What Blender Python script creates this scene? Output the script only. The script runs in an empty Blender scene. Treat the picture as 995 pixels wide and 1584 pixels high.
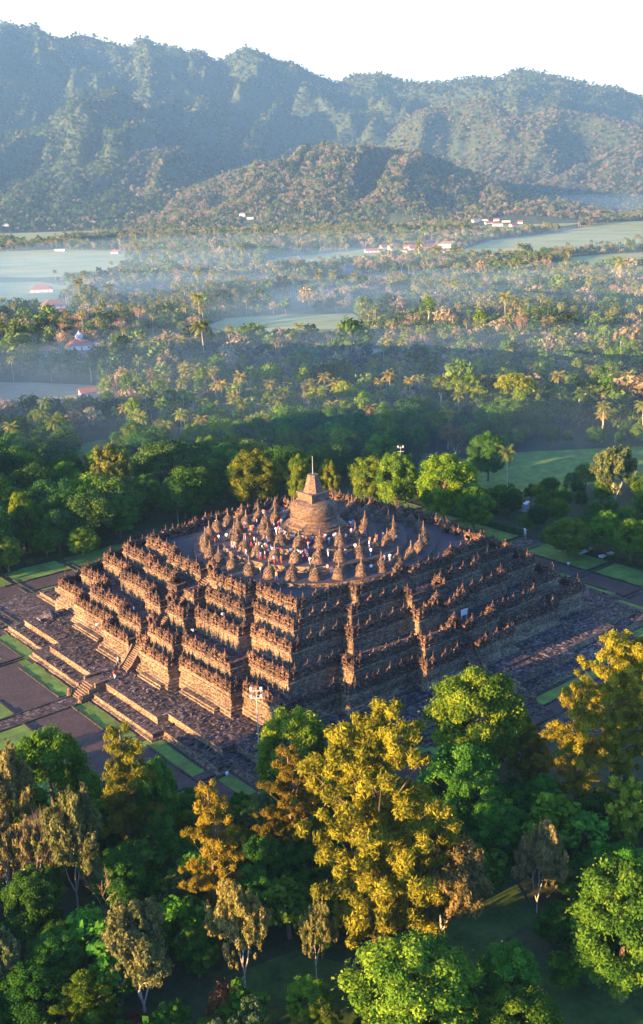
import bpy, bmesh, math, random
import numpy as np
from math import sin, cos, pi, radians, hypot, atan2
from mathutils import Vector, Matrix
random.seed(7)
RNG = np.random.default_rng(11)
S = bpy.context.scene
COL = S.collection

# ------------------------------------------------------------------ camera
W, H = 995.0, 1584.0
FPX = 1612.0
PITCH, YAW, ROLL = radians(16.97), radians(50.18), radians(-1.45)
CAM = np.array([-133.68, -162.88, 87.75])
_fw = np.array([cos(PITCH) * cos(YAW), cos(PITCH) * sin(YAW), -sin(PITCH)])
_r = np.array([sin(YAW), -cos(YAW), 0.0]); _u = np.cross(_r, _fw)
_r, _u = cos(ROLL) * _r + sin(ROLL) * _u, -sin(ROLL) * _r + cos(ROLL) * _u

def ray(x, y):
    return _fw + _r * (x - W / 2) / FPX - _u * (y - H / 2) / FPX

def gp(x, y, z=0.0):
    """the point of the level z that the photograph shows at pixel x, y"""
    d = ray(x, y); t = (z - CAM[2]) / d[2]
    return CAM + d * t

def at_dist(x, y, dist):
    """the point in the direction of pixel x, y at a horizontal distance"""
    d = ray(x, y)
    return CAM + d * (dist / hypot(d[0], d[1]))

def pj(P):
    d = np.asarray(P, float) - CAM
    z = d @ _fw
    return W / 2 + FPX * (d @ _r) / z, H / 2 - FPX * (d @ _u) / z, z

cam = bpy.data.cameras.new('camera')
cam.sensor_fit = 'VERTICAL'; cam.sensor_height = 24.0
cam.lens = FPX / H * 24.0
cam.clip_start = 1.0; cam.clip_end = 40000.0
camo = bpy.data.objects.new('camera', cam); COL.objects.link(camo)
M = Matrix(((_r[0], _u[0], -_fw[0], CAM[0]), (_r[1], _u[1], -_fw[1], CAM[1]), (_r[2], _u[2], -_fw[2], CAM[2]), (0, 0, 0, 1)))
camo.matrix_world = M
S.camera = camo

# ------------------------------------------------------------------ light
SUN_EL, SUN_AZ = radians(9.0), radians(174.5)      # azimuth of the sun measured from +X towards +Y
w = bpy.data.worlds.new('World'); S.world = w; w.use_nodes = True
nt = w.node_tree; nt.nodes.clear()
sky = nt.nodes.new('ShaderNodeTexSky'); sky.sky_type = 'NISHITA'; sky.sun_disc = False
sky.sun_elevation = SUN_EL
sky.sun_rotation = pi / 2 - SUN_AZ
sky.altitude = 250; sky.air_density = 1.0; sky.dust_density = 1.5; sky.ozone_density = 3.0
bg = nt.nodes.new('ShaderNodeBackground'); bg.inputs['Strength'].default_value = 0.105
wo = nt.nodes.new('ShaderNodeOutputWorld')
# a thin bright veil of cloud low in the sky away from the sun
tc = nt.nodes.new('ShaderNodeTexCoord'); 
def wn(op, *v):
    o = nt.nodes.new('ShaderNodeMath'); o.operation = op
    for i_, q in enumerate(v):
        if hasattr(q, 'links'): nt.links.new(q, o.inputs[i_])
        else: o.inputs[i_].default_value = q
    return o.outputs[0]
dt = nt.nodes.new('ShaderNodeVectorMath'); dt.operation = 'DOT_PRODUCT'; nt.links.new(tc.outputs['Generated'], dt.inputs[0]); dt.inputs[1].default_value = (cos(radians(50)), sin(radians(50)), 0.12)
mr_ = nt.nodes.new('ShaderNodeMapRange'); mr_.interpolation_type = 'SMOOTHSTEP'; nt.links.new(dt.outputs['Value'], mr_.inputs[0]); mr_.inputs[1].default_value = 0.55; mr_.inputs[2].default_value = 0.95
veil = nt.nodes.new('ShaderNodeMix'); veil.data_type = 'RGBA'; nt.links.new(mr_.outputs[0], veil.inputs[0]); tint = nt.nodes.new('ShaderNodeMix'); tint.data_type = 'RGBA'; tint.blend_type = 'MULTIPLY'; tint.inputs[0].default_value = 1.0; nt.links.new(sky.outputs[0], tint.inputs[6]); tint.inputs[7].default_value = (0.58, 0.90, 1.45, 1); nt.links.new(tint.outputs[2], veil.inputs[6]); veil.inputs[7].default_value = (2.95, 2.88, 2.82, 1)
nt.links.new(veil.outputs[2], bg.inputs[0]); nt.links.new(bg.outputs[0], wo.inputs[0])
sl = bpy.data.lights.new('sun', 'SUN'); sl.energy = 5.0; sl.angle = radians(0.6); sl.color = (1.0, 0.575, 0.215)
so = bpy.data.objects.new('sun', sl); COL.objects.link(so)
sd = Vector((cos(SUN_EL) * cos(SUN_AZ), cos(SUN_EL) * sin(SUN_AZ), sin(SUN_EL)))
so.rotation_euler = sd.to_track_quat('Z', 'Y').to_euler(); so.location = (-200, 0, 200)
S.view_settings.view_transform = 'Standard'; S.view_settings.look = 'None'
S.view_settings.gamma = 1.0; S.view_settings.exposure = 2.5
S.cycles.max_bounces = 6; S.cycles.diffuse_bounces = 3; S.cycles.glossy_bounces = 1
S.cycles.transmission_bounces = 2; S.cycles.transparent_max_bounces = 4; S.cycles.volume_bounces = 0
S.cycles.use_denoising = True

# ------------------------------------------------------------------ node helpers
def mat(name):
    m = bpy.data.materials.new(name); m.use_nodes = True
    n = m.node_tree; n.nodes.clear()
    out = n.nodes.new('ShaderNodeOutputMaterial')
    b = n.nodes.new('ShaderNodeBsdfPrincipled'); b.inputs['Roughness'].default_value = 0.9
    b.inputs['Specular IOR Level'].default_value = 0.2
    n.links.new(b.outputs[0], out.inputs['Surface'])
    return m, n, b, out

def nn(n, t, **kw):
    o = n.nodes.new(t)
    for k, v in kw.items():
        if k in o.inputs: o.inputs[k].default_value = v
        else: setattr(o, k, v)
    return o

def ramp(n, src, stops):
    r = n.nodes.new('ShaderNodeValToRGB'); e = r.color_ramp.elements
    while len(e) < len(stops): e.new(0.5)
    for i, (p, c) in enumerate(stops):
        e[i].position = p; e[i].color = (c[0], c[1], c[2], 1)
    n.links.new(src, r.inputs[0]); return r

def mixc(n, a, b, f, mode='MIX'):
    m = n.nodes.new('ShaderNodeMix'); m.data_type = 'RGBA'; m.blend_type = mode
    for s, v in ((6, a), (7, b)):
        if hasattr(v, 'links'): n.links.new(v, m.inputs[s])
        else: m.inputs[s].default_value = (v[0], v[1], v[2], 1)
    if hasattr(f, 'links'): n.links.new(f, m.inputs[0])
    else: m.inputs[0].default_value = f
    return m.outputs[2]

def stone_mat(name, stops, cell=1.6, big=0.12, bump=0.5, pits=0.45, courses=True):
    m, n, b, out = mat(name)
    geo = nn(n, 'ShaderNodeNewGeometry'); P = geo.outputs['Position']
    v = nn(n, 'ShaderNodeTexVoronoi', Scale=cell); n.links.new(P, v.inputs['Vector'])
    if courses:
        mp = nn(n, 'ShaderNodeMapping'); mp.inputs['Scale'].default_value = (1, 1, 2.3)
        n.links.new(P, mp.inputs['Vector']); n.links.new(mp.outputs[0], v.inputs['Vector'])
    nb = nn(n, 'ShaderNodeTexNoise', Scale=big, Detail=5.0); n.links.new(P, nb.inputs['Vector'])
    nf = nn(n, 'ShaderNodeTexNoise', Scale=2.6, Detail=6.0, Roughness=0.7); n.links.new(P, nf.inputs['Vector'])
    sep = nn(n, 'ShaderNodeSeparateColor'); n.links.new(v.outputs['Color'], sep.inputs[0])
    a1 = nn(n, 'ShaderNodeMath', operation='MULTIPLY'); n.links.new(sep.outputs[0], a1.inputs[0]); a1.inputs[1].default_value = pits
    a2 = nn(n, 'ShaderNodeMath', operation='MULTIPLY_ADD'); n.links.new(nf.outputs[0], a2.inputs[0]); a2.inputs[1].default_value = 0.75
    n.links.new(a1.outputs[0], a2.inputs[2])
    a3 = nn(n, 'ShaderNodeMath', operation='MULTIPLY_ADD'); n.links.new(nb.outputs[0], a3.inputs[0]); a3.inputs[1].default_value = 0.5
    n.links.new(a2.outputs[0], a3.inputs[2])
    a4 = nn(n, 'ShaderNodeMath', operation='SUBTRACT'); n.links.new(a3.outputs[0], a4.inputs[0]); a4.inputs[1].default_value = 0.25 + pits * 0.3
    cr = ramp(n, a4.outputs[0], stops)
    n.links.new(cr.outputs[0], b.inputs['Base Color'])
    bp = nn(n, 'ShaderNodeBump', Strength=bump, Distance=0.35)
    n.links.new(a2.outputs[0], bp.inputs['Height']); n.links.new(bp.outputs[0], b.inputs['Normal'])
    return m

M_WALL = stone_mat('andesite_wall', [(0.2, (0.035, 0.026, 0.022)), (0.42, (0.13, 0.095, 0.065)), (0.65, (0.33, 0.235, 0.14)), (0.9, (0.55, 0.43, 0.28))], cell=2.4, bump=0.4, pits=0.3)  # pale yellow end puts the gold sunlight into the wall colour
M_ORN = stone_mat('andesite_carving', [(0.2, (0.015, 0.011, 0.012)), (0.5, (0.075, 0.046, 0.034)), (0.78, (0.32, 0.18, 0.10))], cell=2.6, bump=0.7, pits=0.4)  # darker and redder, so light contrast with the walls sits in the colour
M_PAVE = stone_mat('andesite_paving', [(0.2, (0.022, 0.018, 0.018)), (0.5, (0.06, 0.046, 0.043)), (0.75, (0.125, 0.093, 0.083)), (0.95, (0.33, 0.28, 0.26))], cell=2.1, bump=0.8, pits=0.6, courses=False)
M_FLOOR = stone_mat('round_terrace_floor', [(0.2, (0.045, 0.042, 0.046)), (0.6, (0.07, 0.064, 0.068)), (0.95, (0.11, 0.10, 0.10))], cell=1.9, bump=0.25, pits=0.3, courses=False)
M_DARK = stone_mat('dark_stone', [(0.2, (0.03, 0.027, 0.03)), (0.5, (0.07, 0.06, 0.065)), (0.85, (0.2, 0.17, 0.17))], cell=1.9, bump=0.6, pits=0.6, courses=False)  # dark grey, varied at random
M_COURT = stone_mat('red_gravel', [(0.2, (0.045, 0.033, 0.03)), (0.55, (0.078, 0.056, 0.05)), (0.85, (0.13, 0.10, 0.088))], cell=5.0, big=0.3, bump=0.3, pits=0.35, courses=False)
M_TILE = stone_mat('stupa_stone', [(0.2, (0.06, 0.04, 0.03)), (0.5, (0.15, 0.10, 0.068)), (0.8, (0.27, 0.185, 0.12))], cell=2.2, bump=0.35, pits=0.35)
M_KERB = stone_mat('mossy_kerb', [(0.2, (0.02, 0.022, 0.015)), (0.6, (0.05, 0.052, 0.035)), (0.9, (0.1, 0.095, 0.06))], cell=3.0, bump=0.3, courses=False)

def grass_mat(name, c1, c2, c3, sc=0.15, fine=3.0):
    m, n, b, out = mat(name)
    geo = nn(n, 'ShaderNodeNewGeometry'); P = geo.outputs['Position']
    a = nn(n, 'ShaderNodeTexNoise', Scale=sc, Detail=6.0, Roughness=0.6); n.links.new(P, a.inputs['Vector'])
    f = nn(n, 'ShaderNodeTexNoise', Scale=fine, Detail=3.0); n.links.new(P, f.inputs['Vector'])
    ad = nn(n, 'ShaderNodeMath', operation='MULTIPLY_ADD'); n.links.new(f.outputs[0], ad.inputs[0]); ad.inputs[1].default_value = 0.4
    sb = nn(n, 'ShaderNodeMath', operation='SUBTRACT'); n.links.new(a.outputs[0], sb.inputs[0]); sb.inputs[1].default_value = 0.2
    n.links.new(sb.outputs[0], ad.inputs[2])
    cr = ramp(n, ad.outputs[0], [(0.3, c1), (0.5, c2), (0.72, c3)])
    n.links.new(cr.outputs[0], b.inputs['Base Color'])
    bp = nn(n, 'ShaderNodeBump', Strength=0.4, Distance=0.15); n.links.new(f.outputs[0], bp.inputs['Height']); n.links.new(bp.outputs[0], b.inputs['Normal'])
    return m

M_LAWN = grass_mat('mown_grass', (0.085, 0.10, 0.03), (0.10, 0.18, 0.032), (0.17, 0.27, 0.05), sc=0.25)
M_SHADE = grass_mat('shaded_grass', (0.03, 0.055, 0.014), (0.055, 0.10, 0.02), (0.09, 0.14, 0.035), sc=0.2, fine=1.5)  # darker copy of the grass, tree shade put into its colour
M_GROUND = grass_mat('rough_ground', (0.025, 0.04, 0.016), (0.045, 0.07, 0.026), (0.085, 0.085, 0.045), sc=0.05, fine=0.8)
M_FIELD = grass_mat('rice_field', (0.15, 0.20, 0.055), (0.24, 0.27, 0.09), (0.34, 0.32, 0.14), sc=0.012, fine=0.12)
M_FALLOW = grass_mat('fallow_field', (0.20, 0.16, 0.09), (0.27, 0.21, 0.12), (0.33, 0.27, 0.16), sc=0.02, fine=0.2)

def leaf_mat(name, cols, transl=0.35, v0=0.75, v1=1.3):
    """cols: stops by each leaf's own number; multiplied by the object's colour"""
    m, n, b, out = mat(name); n.nodes.remove(b)
    at = nn(n, 'ShaderNodeAttribute', attribute_name='leaf'); 
    oi = nn(n, 'ShaderNodeObjectInfo')
    cr = ramp(n, at.outputs['Fac'], cols)
    hs = nn(n, 'ShaderNodeHueSaturation'); n.links.new(cr.outputs[0], hs.inputs['Color'])
    mr = nn(n, 'ShaderNodeMapRange'); n.links.new(oi.outputs['Random'], mr.inputs[0]); mr.inputs[3].default_value = 0.49; mr.inputs[4].default_value = 0.525
    n.links.new(mr.outputs[0], hs.inputs['Hue'])
    m7 = nn(n, 'ShaderNodeMath', operation='MULTIPLY'); n.links.new(oi.outputs['Random'], m7.inputs[0]); m7.inputs[1].default_value = 7.31
    fr = nn(n, 'ShaderNodeMath', operation='FRACT'); n.links.new(m7.outputs[0], fr.inputs[0])
    mv = nn(n, 'ShaderNodeMapRange'); n.links.new(fr.outputs[0], mv.inputs[0]); mv.inputs[3].default_value = v0; mv.inputs[4].default_value = v1
    n.links.new(mv.outputs[0], hs.inputs['Value'])
    c = mixc(n, hs.outputs[0], oi.outputs['Color'], 1.0, 'MULTIPLY')
    df = nn(n, 'ShaderNodeBsdfDiffuse'); tr = nn(n, 'ShaderNodeBsdfTranslucent')
    n.links.new(c, df.inputs[0]); n.links.new(c, tr.inputs[0])
    mx = nn(n, 'ShaderNodeMixShader'); mx.inputs[0].default_value = transl
    n.links.new(df.outputs[0], mx.inputs[1]); n.links.new(tr.outputs[0], mx.inputs[2])
    n.links.new(mx.outputs[0], out.inputs['Surface'])
    return m

L_GREEN = leaf_mat('leaves_green', [(0.0, (0.035, 0.08, 0.012)), (0.5, (0.10, 0.17, 0.02)), (1.0, (0.23, 0.28, 0.03))])
L_DARK = leaf_mat('leaves_dark', [(0.0, (0.025, 0.065, 0.016)), (0.5, (0.05, 0.11, 0.025)), (1.0, (0.095, 0.16, 0.035))])
L_GOLD = leaf_mat('needles_gold', [(0.0, (0.075, 0.08, 0.012)), (0.5, (0.20, 0.17, 0.015)), (1.0, (0.34, 0.275, 0.025))])
L_TAN = leaf_mat('leaves_thin_tan', [(0.0, (0.09, 0.10, 0.035)), (0.5, (0.17, 0.165, 0.055)), (1.0, (0.28, 0.25, 0.10))])
L_PALM = leaf_mat('palm_fronds', [(0.0, (0.07, 0.10, 0.025)), (0.5, (0.17, 0.18, 0.04)), (1.0, (0.30, 0.26, 0.08))])
L_RED = leaf_mat('leaves_red', [(0.0, (0.10, 0.04, 0.02)), (0.6, (0.20, 0.06, 0.03)), (1.0, (0.24, 0.20, 0.05))])

L_FG = leaf_mat('far_leaves_green', [(0.0, (0.04, 0.075, 0.018)), (0.5, (0.085, 0.14, 0.03)), (1.0, (0.16, 0.21, 0.05))], v0=0.5, v1=1.7)
L_FD = leaf_mat('far_leaves_dark', [(0.0, (0.02, 0.04, 0.016)), (0.5, (0.035, 0.065, 0.022)), (1.0, (0.06, 0.09, 0.03))], v0=0.5, v1=1.7)
L_FT = leaf_mat('far_leaves_sunlit_tan', [(0.0, (0.16, 0.13, 0.075)), (0.5, (0.28, 0.22, 0.13)), (1.0, (0.38, 0.31, 0.19))], v0=0.65, v1=1.35)  # tan brightened so the colour carries sunlight on the foothills
def plain(name, col, rough=0.8, emit=None, metal=0.0, noise=0.15):
    m, n, b, out = mat(name); b.inputs['Roughness'].default_value = rough; b.inputs['Metallic'].default_value = metal
    t = nn(n, 'ShaderNodeTexNoise', Scale=3.0, Detail=4.0); g = nn(n, 'ShaderNodeNewGeometry'); n.links.new(g.outputs['Position'], t.inputs['Vector'])
    c = ramp(n, t.outputs[0], [(0.3, [x * (1 - noise) for x in col]), (0.7, [min(1, x * (1 + noise)) for x in col])])
    n.links.new(c.outputs[0], b.inputs['Base Color'])
    if emit:
        b.inputs['Emission Color'].default_value = (*emit[:3], 1); b.inputs['Emission Strength'].default_value = emit[3]
    return m
M_BARK = plain('bark_brown', (0.14, 0.10, 0.07), noise=0.4)
M_BARKP = plain('bark_pale', (0.42, 0.37, 0.30), noise=0.3)
M_TWIG = plain('twigs_pinkish', (0.33, 0.20, 0.15), noise=0.3)
M_ROOF = plain('clay_roof_tiles', (0.27, 0.09, 0.065), noise=0.3)
M_ROOFD = plain('weathered_roof', (0.20, 0.13, 0.11), noise=0.3)
M_WHITE = plain('white_paint', (0.60, 0.58, 0.55), noise=0.08)
M_CREAM = plain('cream_render', (0.62, 0.56, 0.46), noise=0.1)
M_GLASS = plain('dark_window', (0.03, 0.035, 0.04), rough=0.2)
M_STEEL = plain('grey_steel', (0.35, 0.35, 0.34), rough=0.5, noise=0.1)
M_LAMP = plain('lamp_glass', (0.6, 0.61, 0.63), rough=0.3, noise=0.02)
M_SKIN = plain('skin', (0.30, 0.17, 0.11)); M_HAIR = plain('black_hair', (0.015, 0.012, 0.01))
M_ROCK = plain('cliff_rock', (0.2, 0.18, 0.16), noise=0.3)

# ------------------------------------------------------------------ mesh helpers
def npmesh(name, V, F, mats, fm=None, leaf=None, smooth=False):
    """V (n,3); F: (k,4) or (k,3) array or list of tuples"""
    me = bpy.data.meshes.new(name)
    if isinstance(F, np.ndarray):
        k, q = F.shape
        me.vertices.add(len(V)); me.vertices.foreach_set('co', np.ascontiguousarray(V, dtype=np.float32).ravel())
        me.loops.add(k * q); me.loops.foreach_set('vertex_index', F.astype(np.int32).ravel())
        me.polygons.add(k); me.polygons.foreach_set('loop_start', np.arange(0, k * q, q, dtype=np.int32))
        me.polygons.foreach_set('loop_total', np.full(k, q, dtype=np.int32))
        me.update(calc_edges=True)
    else:
        me.from_pydata([tuple(v) for v in V], [], F); me.update()
    for m_ in mats: me.materials.append(m_)
    if fm is not None: me.polygons.foreach_set('material_index', np.asarray(fm, dtype=np.int32))
    if leaf is not None:
        a = me.attributes.new('leaf', 'FLOAT', 'FACE'); a.data.foreach_set('value', np.asarray(leaf, dtype=np.float32))
    if smooth: me.polygons.foreach_set('use_smooth', np.ones(len(me.polygons), dtype=bool))
    return me

class MB:
    """collects shapes into one mesh"""
    def __init__(s): s.V = []; s.F = []; s.m = []
    def add(s, V, F, mi=0):
        o = len(s.V); s.V.extend([tuple(v) for v in V]); s.F.extend([tuple(i + o for i in f) for f in F]); s.m.extend([mi] * len(F))
    def box(s, x0, y0, z0, x1, y1, z1, mi=0, rot=0, c=(0, 0), taper=0.0):
        P = []
        for z, t in ((z0, 0), (z1, taper)):
            for x, y in ((x0 + t, y0 + t), (x1 - t, y0 + t), (x1 - t, y1 - t), (x0 + t, y1 - t)):
                P.append((c[0] + x * cos(rot) - y * sin(rot), c[1] + x * sin(rot) + y * cos(rot), z))
        s.add(P, [(3, 2, 1, 0), (4, 5, 6, 7), (0, 1, 5, 4), (1, 2, 6, 5), (2, 3, 7, 6), (3, 0, 4, 7)], mi)
    def lathe(s, prof, n=8, c=(0, 0, 0), mi=0, rot=0.0, sq=False):
        P = []; F = []
        for r, z in prof:
            for i in range(n):
                a = rot + 2 * pi * i / n
                P.append((c[0] + r * cos(a), c[1] + r * sin(a), c[2] + z))
        for k in range(len(prof) - 1):
            for i in range(n):
                j = (i + 1) % n
                F.append((k * n + i, k * n + j, (k + 1) * n + j, (k + 1) * n + i))
        F.append(tuple(range((len(prof) - 1) * n, len(prof) * n)))
        s.add(P, F, mi)
    def tube(s, pts, rad, n=5, mi=0):
        P = []; F = []
        for k, p in enumerate(pts):
            p = Vector(p); a = Vector(pts[max(0, k - 1)]); b = Vector(pts[min(len(pts) - 1, k + 1)])
            d = (b - a).normalized(); x = d.orthogonal().normalized(); y = d.cross(x)
            if abs(d.z) > 0.3:
                x = (Vector((1, 0, 0)) - d * d.x).normalized(); y = d.cross(x)
            for i in range(n):
                t = 2 * pi * i / n; P.append(p + (x * cos(t) + y * sin(t)) * rad[k])
        for k in range(len(pts) - 1):
            for i in range(n):
                j = (i + 1) % n; F.append((k * n + i, k * n + j, (k + 1) * n + j, (k + 1) * n + i))
        F.append(tuple(range((len(pts) - 1) * n, len(pts) * n)))
        s.add(P, F, mi)
    def mesh(s, name, mats):
        return npmesh(name, s.V, s.F, mats, s.m)

def link(name, data, parent=None, loc=None, rz=0, sc=None):
    o = bpy.data.objects.new(name, data); COL.objects.link(o)
    if parent is not None: o.parent = parent
    if loc is not None: o.location = loc
    if rz: o.rotation_euler = (0, 0, rz)
    if sc is not None: o.scale = sc
    return o
def tag(o, label, cat, group=None):
    o['label'] = label; o['category'] = cat
    if group: o['group'] = group
    return o
def struct(o): o['kind'] = 'structure'; return o
def stuff(o, label=None, cat=None):
    o['kind'] = 'stuff'
    if label: o['label'] = label
    if cat: o['category'] = cat
    return o

# ------------------------------------------------------------------ the temple
def quad(n, m, c, m1, m2, o=0.0, w=None, dep=0.0):
    n, m, c, m1, m2 = n + o, m + o, c + o, m1 + o, m2 + o
    p = [(-c, -c)]
    if m2 is not None and m > c: p += [(-m2, -c), (-m2, -m)]
    if n > m: p += [(-m1, -m), (-m1, -n)]
    if w:
        p += [(-(w - o), -n), (-(w - o), -(n - dep)), (w - o, -(n - dep)), (w - o, -n)]
    if n > m: p += [(m1, -n), (m1, -m)]
    if m2 is not None and m > c: p += [(m2, -m), (m2, -c)]
    return p
def foot(par, o=0.0, w=None, dep=0.0, cut=False):
    P = []
    q = quad(*par, o=o, w=w, dep=dep)
    for k in range(4):
        R = q
        for _ in range(k): R = [(-y, x) for x, y in R]
        P += R
    if cut:                                    # the exposed hidden foot at the corner -x, +y
        n, m, c, m1, m2 = [v + o for v in par]
        i = min(range(len(P)), key=lambda i: (P[i][0] + c) ** 2 + (P[i][1] - c) ** 2)
        # replace (-m2, c), (-c, c), (-c, m2)
        a = (-m2, 43.6 - 0 + o * 0); P[i - 1:i + 2] = [(-m2, 39.6), (-39.6, 39.6), (-39.6, m2)]
    return P
def loft_poly(mb, par, prof, w=None, dep=0.0, cap=1, cut=False, wall=0, skip=None):
    rings = [foot(par, o, w, dep, cut) for o, z in prof]; n = len(rings[0])
    V = [(x, y, z) for R, (o, z) in zip(rings, prof) for x, y in R]; F = []
    for k in range(len(prof) - 1):
        for i in range(n):
            j = (i + 1) % n
            if skip and i in skip: continue
            F.append((k * n + i, k * n + j, (k + 1) * n + j, (k + 1) * n + i))
    mb.add(V, F, wall)
    if cap is not None:
        mb.add(V[-n:], [tuple(range(n))], cap)

T0 = (52.75, 50.6, 48.0, 20.3, 36.6)
LV = {1: (45.7, 43.4, 41.0, 12.7, 29.0), 2: (42.4, 40.4, 36.5, 9.8, 25.2), 3: (37.9, 35.4, 32.8, 6.8, 20.9), 4: (33.9, 31.4, 29.5, 4.6, 17.6), 5: (28.2, 28.2, 25.8, 4.0, 13.5)}
FL = {0: 2.4, 1: 6.3, 2: 9.2, 3: 12.3, 4: 14.55, 5: 16.3}

temple = link('temple', None, loc=(0, 0, 0)); temple.empty_display_size = 5
tag(temple, 'huge stepped stone temple pyramid with stupas on top, lit gold on its left side', 'temple')

mb = MB()
loft_poly(mb, T0, [(3.3, -0.6), (3.25, 0.25), (2.7, 0.35), (2.6, 1.0), (2.75, 1.05), (2.75, 1.12)], cut=True)
link('lower_plinth', mb.mesh('lower_plinth', [M_WALL, M_PAVE]), temple)
mb = MB()
loft_poly(mb, T0, [(0.1, 1.0), (0.1, 1.25), (0.0, 1.35), (0.0, 2.15), (0.14, 2.22), (0.14, 2.4)], cut=True)
link('processional_platform', mb.mesh('platform', [M_WALL, M_PAVE]), temple)

WN, DP = 1.35, 1.9
profs = {1: [(0.25, -0.6), (0.25, 2.75), (0.0, 2.85), (0.0, 3.25), (-0.35, 3.4), (-0.35, 3.6), (-0.75, 3.85), (-0.8, 4.05), (-0.8, 4.95), (-0.5, 5.15), (-0.35, 5.4), (-0.35, 5.7), (-0.55, 5.75), (-0.55, 6.3)]}
for k in (2, 3, 4, 5):
    a, b = FL[k - 1], FL[k]
    h = b - a
    profs[k] = [(0.16, a - 0.1), (0.16, a + 0.3), (0.04, a + 0.42), (0.0, a + 0.5), (0.0, b - 0.75), (0.12, b - 0.6), (0.3, b - 0.38), (0.3, b - 0.15), (0.1, b - 0.1), (0.1, b)]
PO = {1: -0.55, 2: 0.1, 3: 0.1, 4: 0.1, 5: 0.1}

def edges(par, o, w, dep):
    P = foot(par, o, w, dep); n = len(P)
    for i in range(n):
        yield P[i], P[(i + 1) % n]

# a niche shrine: base, side posts, arch and stepped roof with a small stupa on top; a seated figure inside
def niche_mesh():
    mb = MB()
    mb.box(-0.72, -0.62, 0, 0.72, 0.5, 0.28)                 # front is -y
    mb.box(-0.62, -0.45, 0.28, -0.32, 0.42, 1.15); mb.box(0.32, -0.45, 0.28, 0.62, 0.42, 1.15)
    mb.box(-0.32, 0.25, 0.28, 0.32, 0.42, 1.15)
    mb.lathe([(0.24, 0.28), (0.25, 0.4), (0.14, 0.5), (0.16, 0.66), (0.07, 0.76), (0.09, 0.86), (0.05, 0.97)], 6)
    for i in range(5):                                        # arch stones
        a0, a1 = pi * i / 5, pi * (i + 1) / 5
        P = []
        for y in (-0.52, 0.42):
            for a, r in ((a0, 0.34), (a1, 0.34), (a1, 0.72), (a0, 0.72)):
                P.append((r * cos(a), y, 1.1 + 0.62 * r * sin(a)))
        mb.add(P, [(0, 3, 2, 1), (4, 5, 6, 7), (0, 1, 5, 4), (2, 3, 7, 6), (1, 2, 6, 5), (3, 0, 4, 7)])
    mb.box(-0.62, -0.42, 1.4, 0.62, 0.42, 1.62, taper=0.06)
    mb.lathe([(0.42, 1.62), (0.44, 1.72), (0.3, 1.78), (0.33, 1.95), (0.27, 2.12), (0.16, 2.2), (0.13, 2.35), (0.08, 2.75), (0.03, 3.2)], 8)
    for sx in (-0.6, 0.6):
        mb.lathe([(0.16, 1.6), (0.17, 1.75), (0.1, 1.85), (0.03, 2.1)], 5, (sx, 0, 0))
    return mb.mesh('niche_shrine', [M_ORN])
NICHE = niche_mesh()
niches = []
FIN = [(0.17, 0), (0.2, 0.14), (0.11, 0.2), (0.17, 0.34), (0.14, 0.5), (0.05, 0.56), (0.03, 0.9)]

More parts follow.
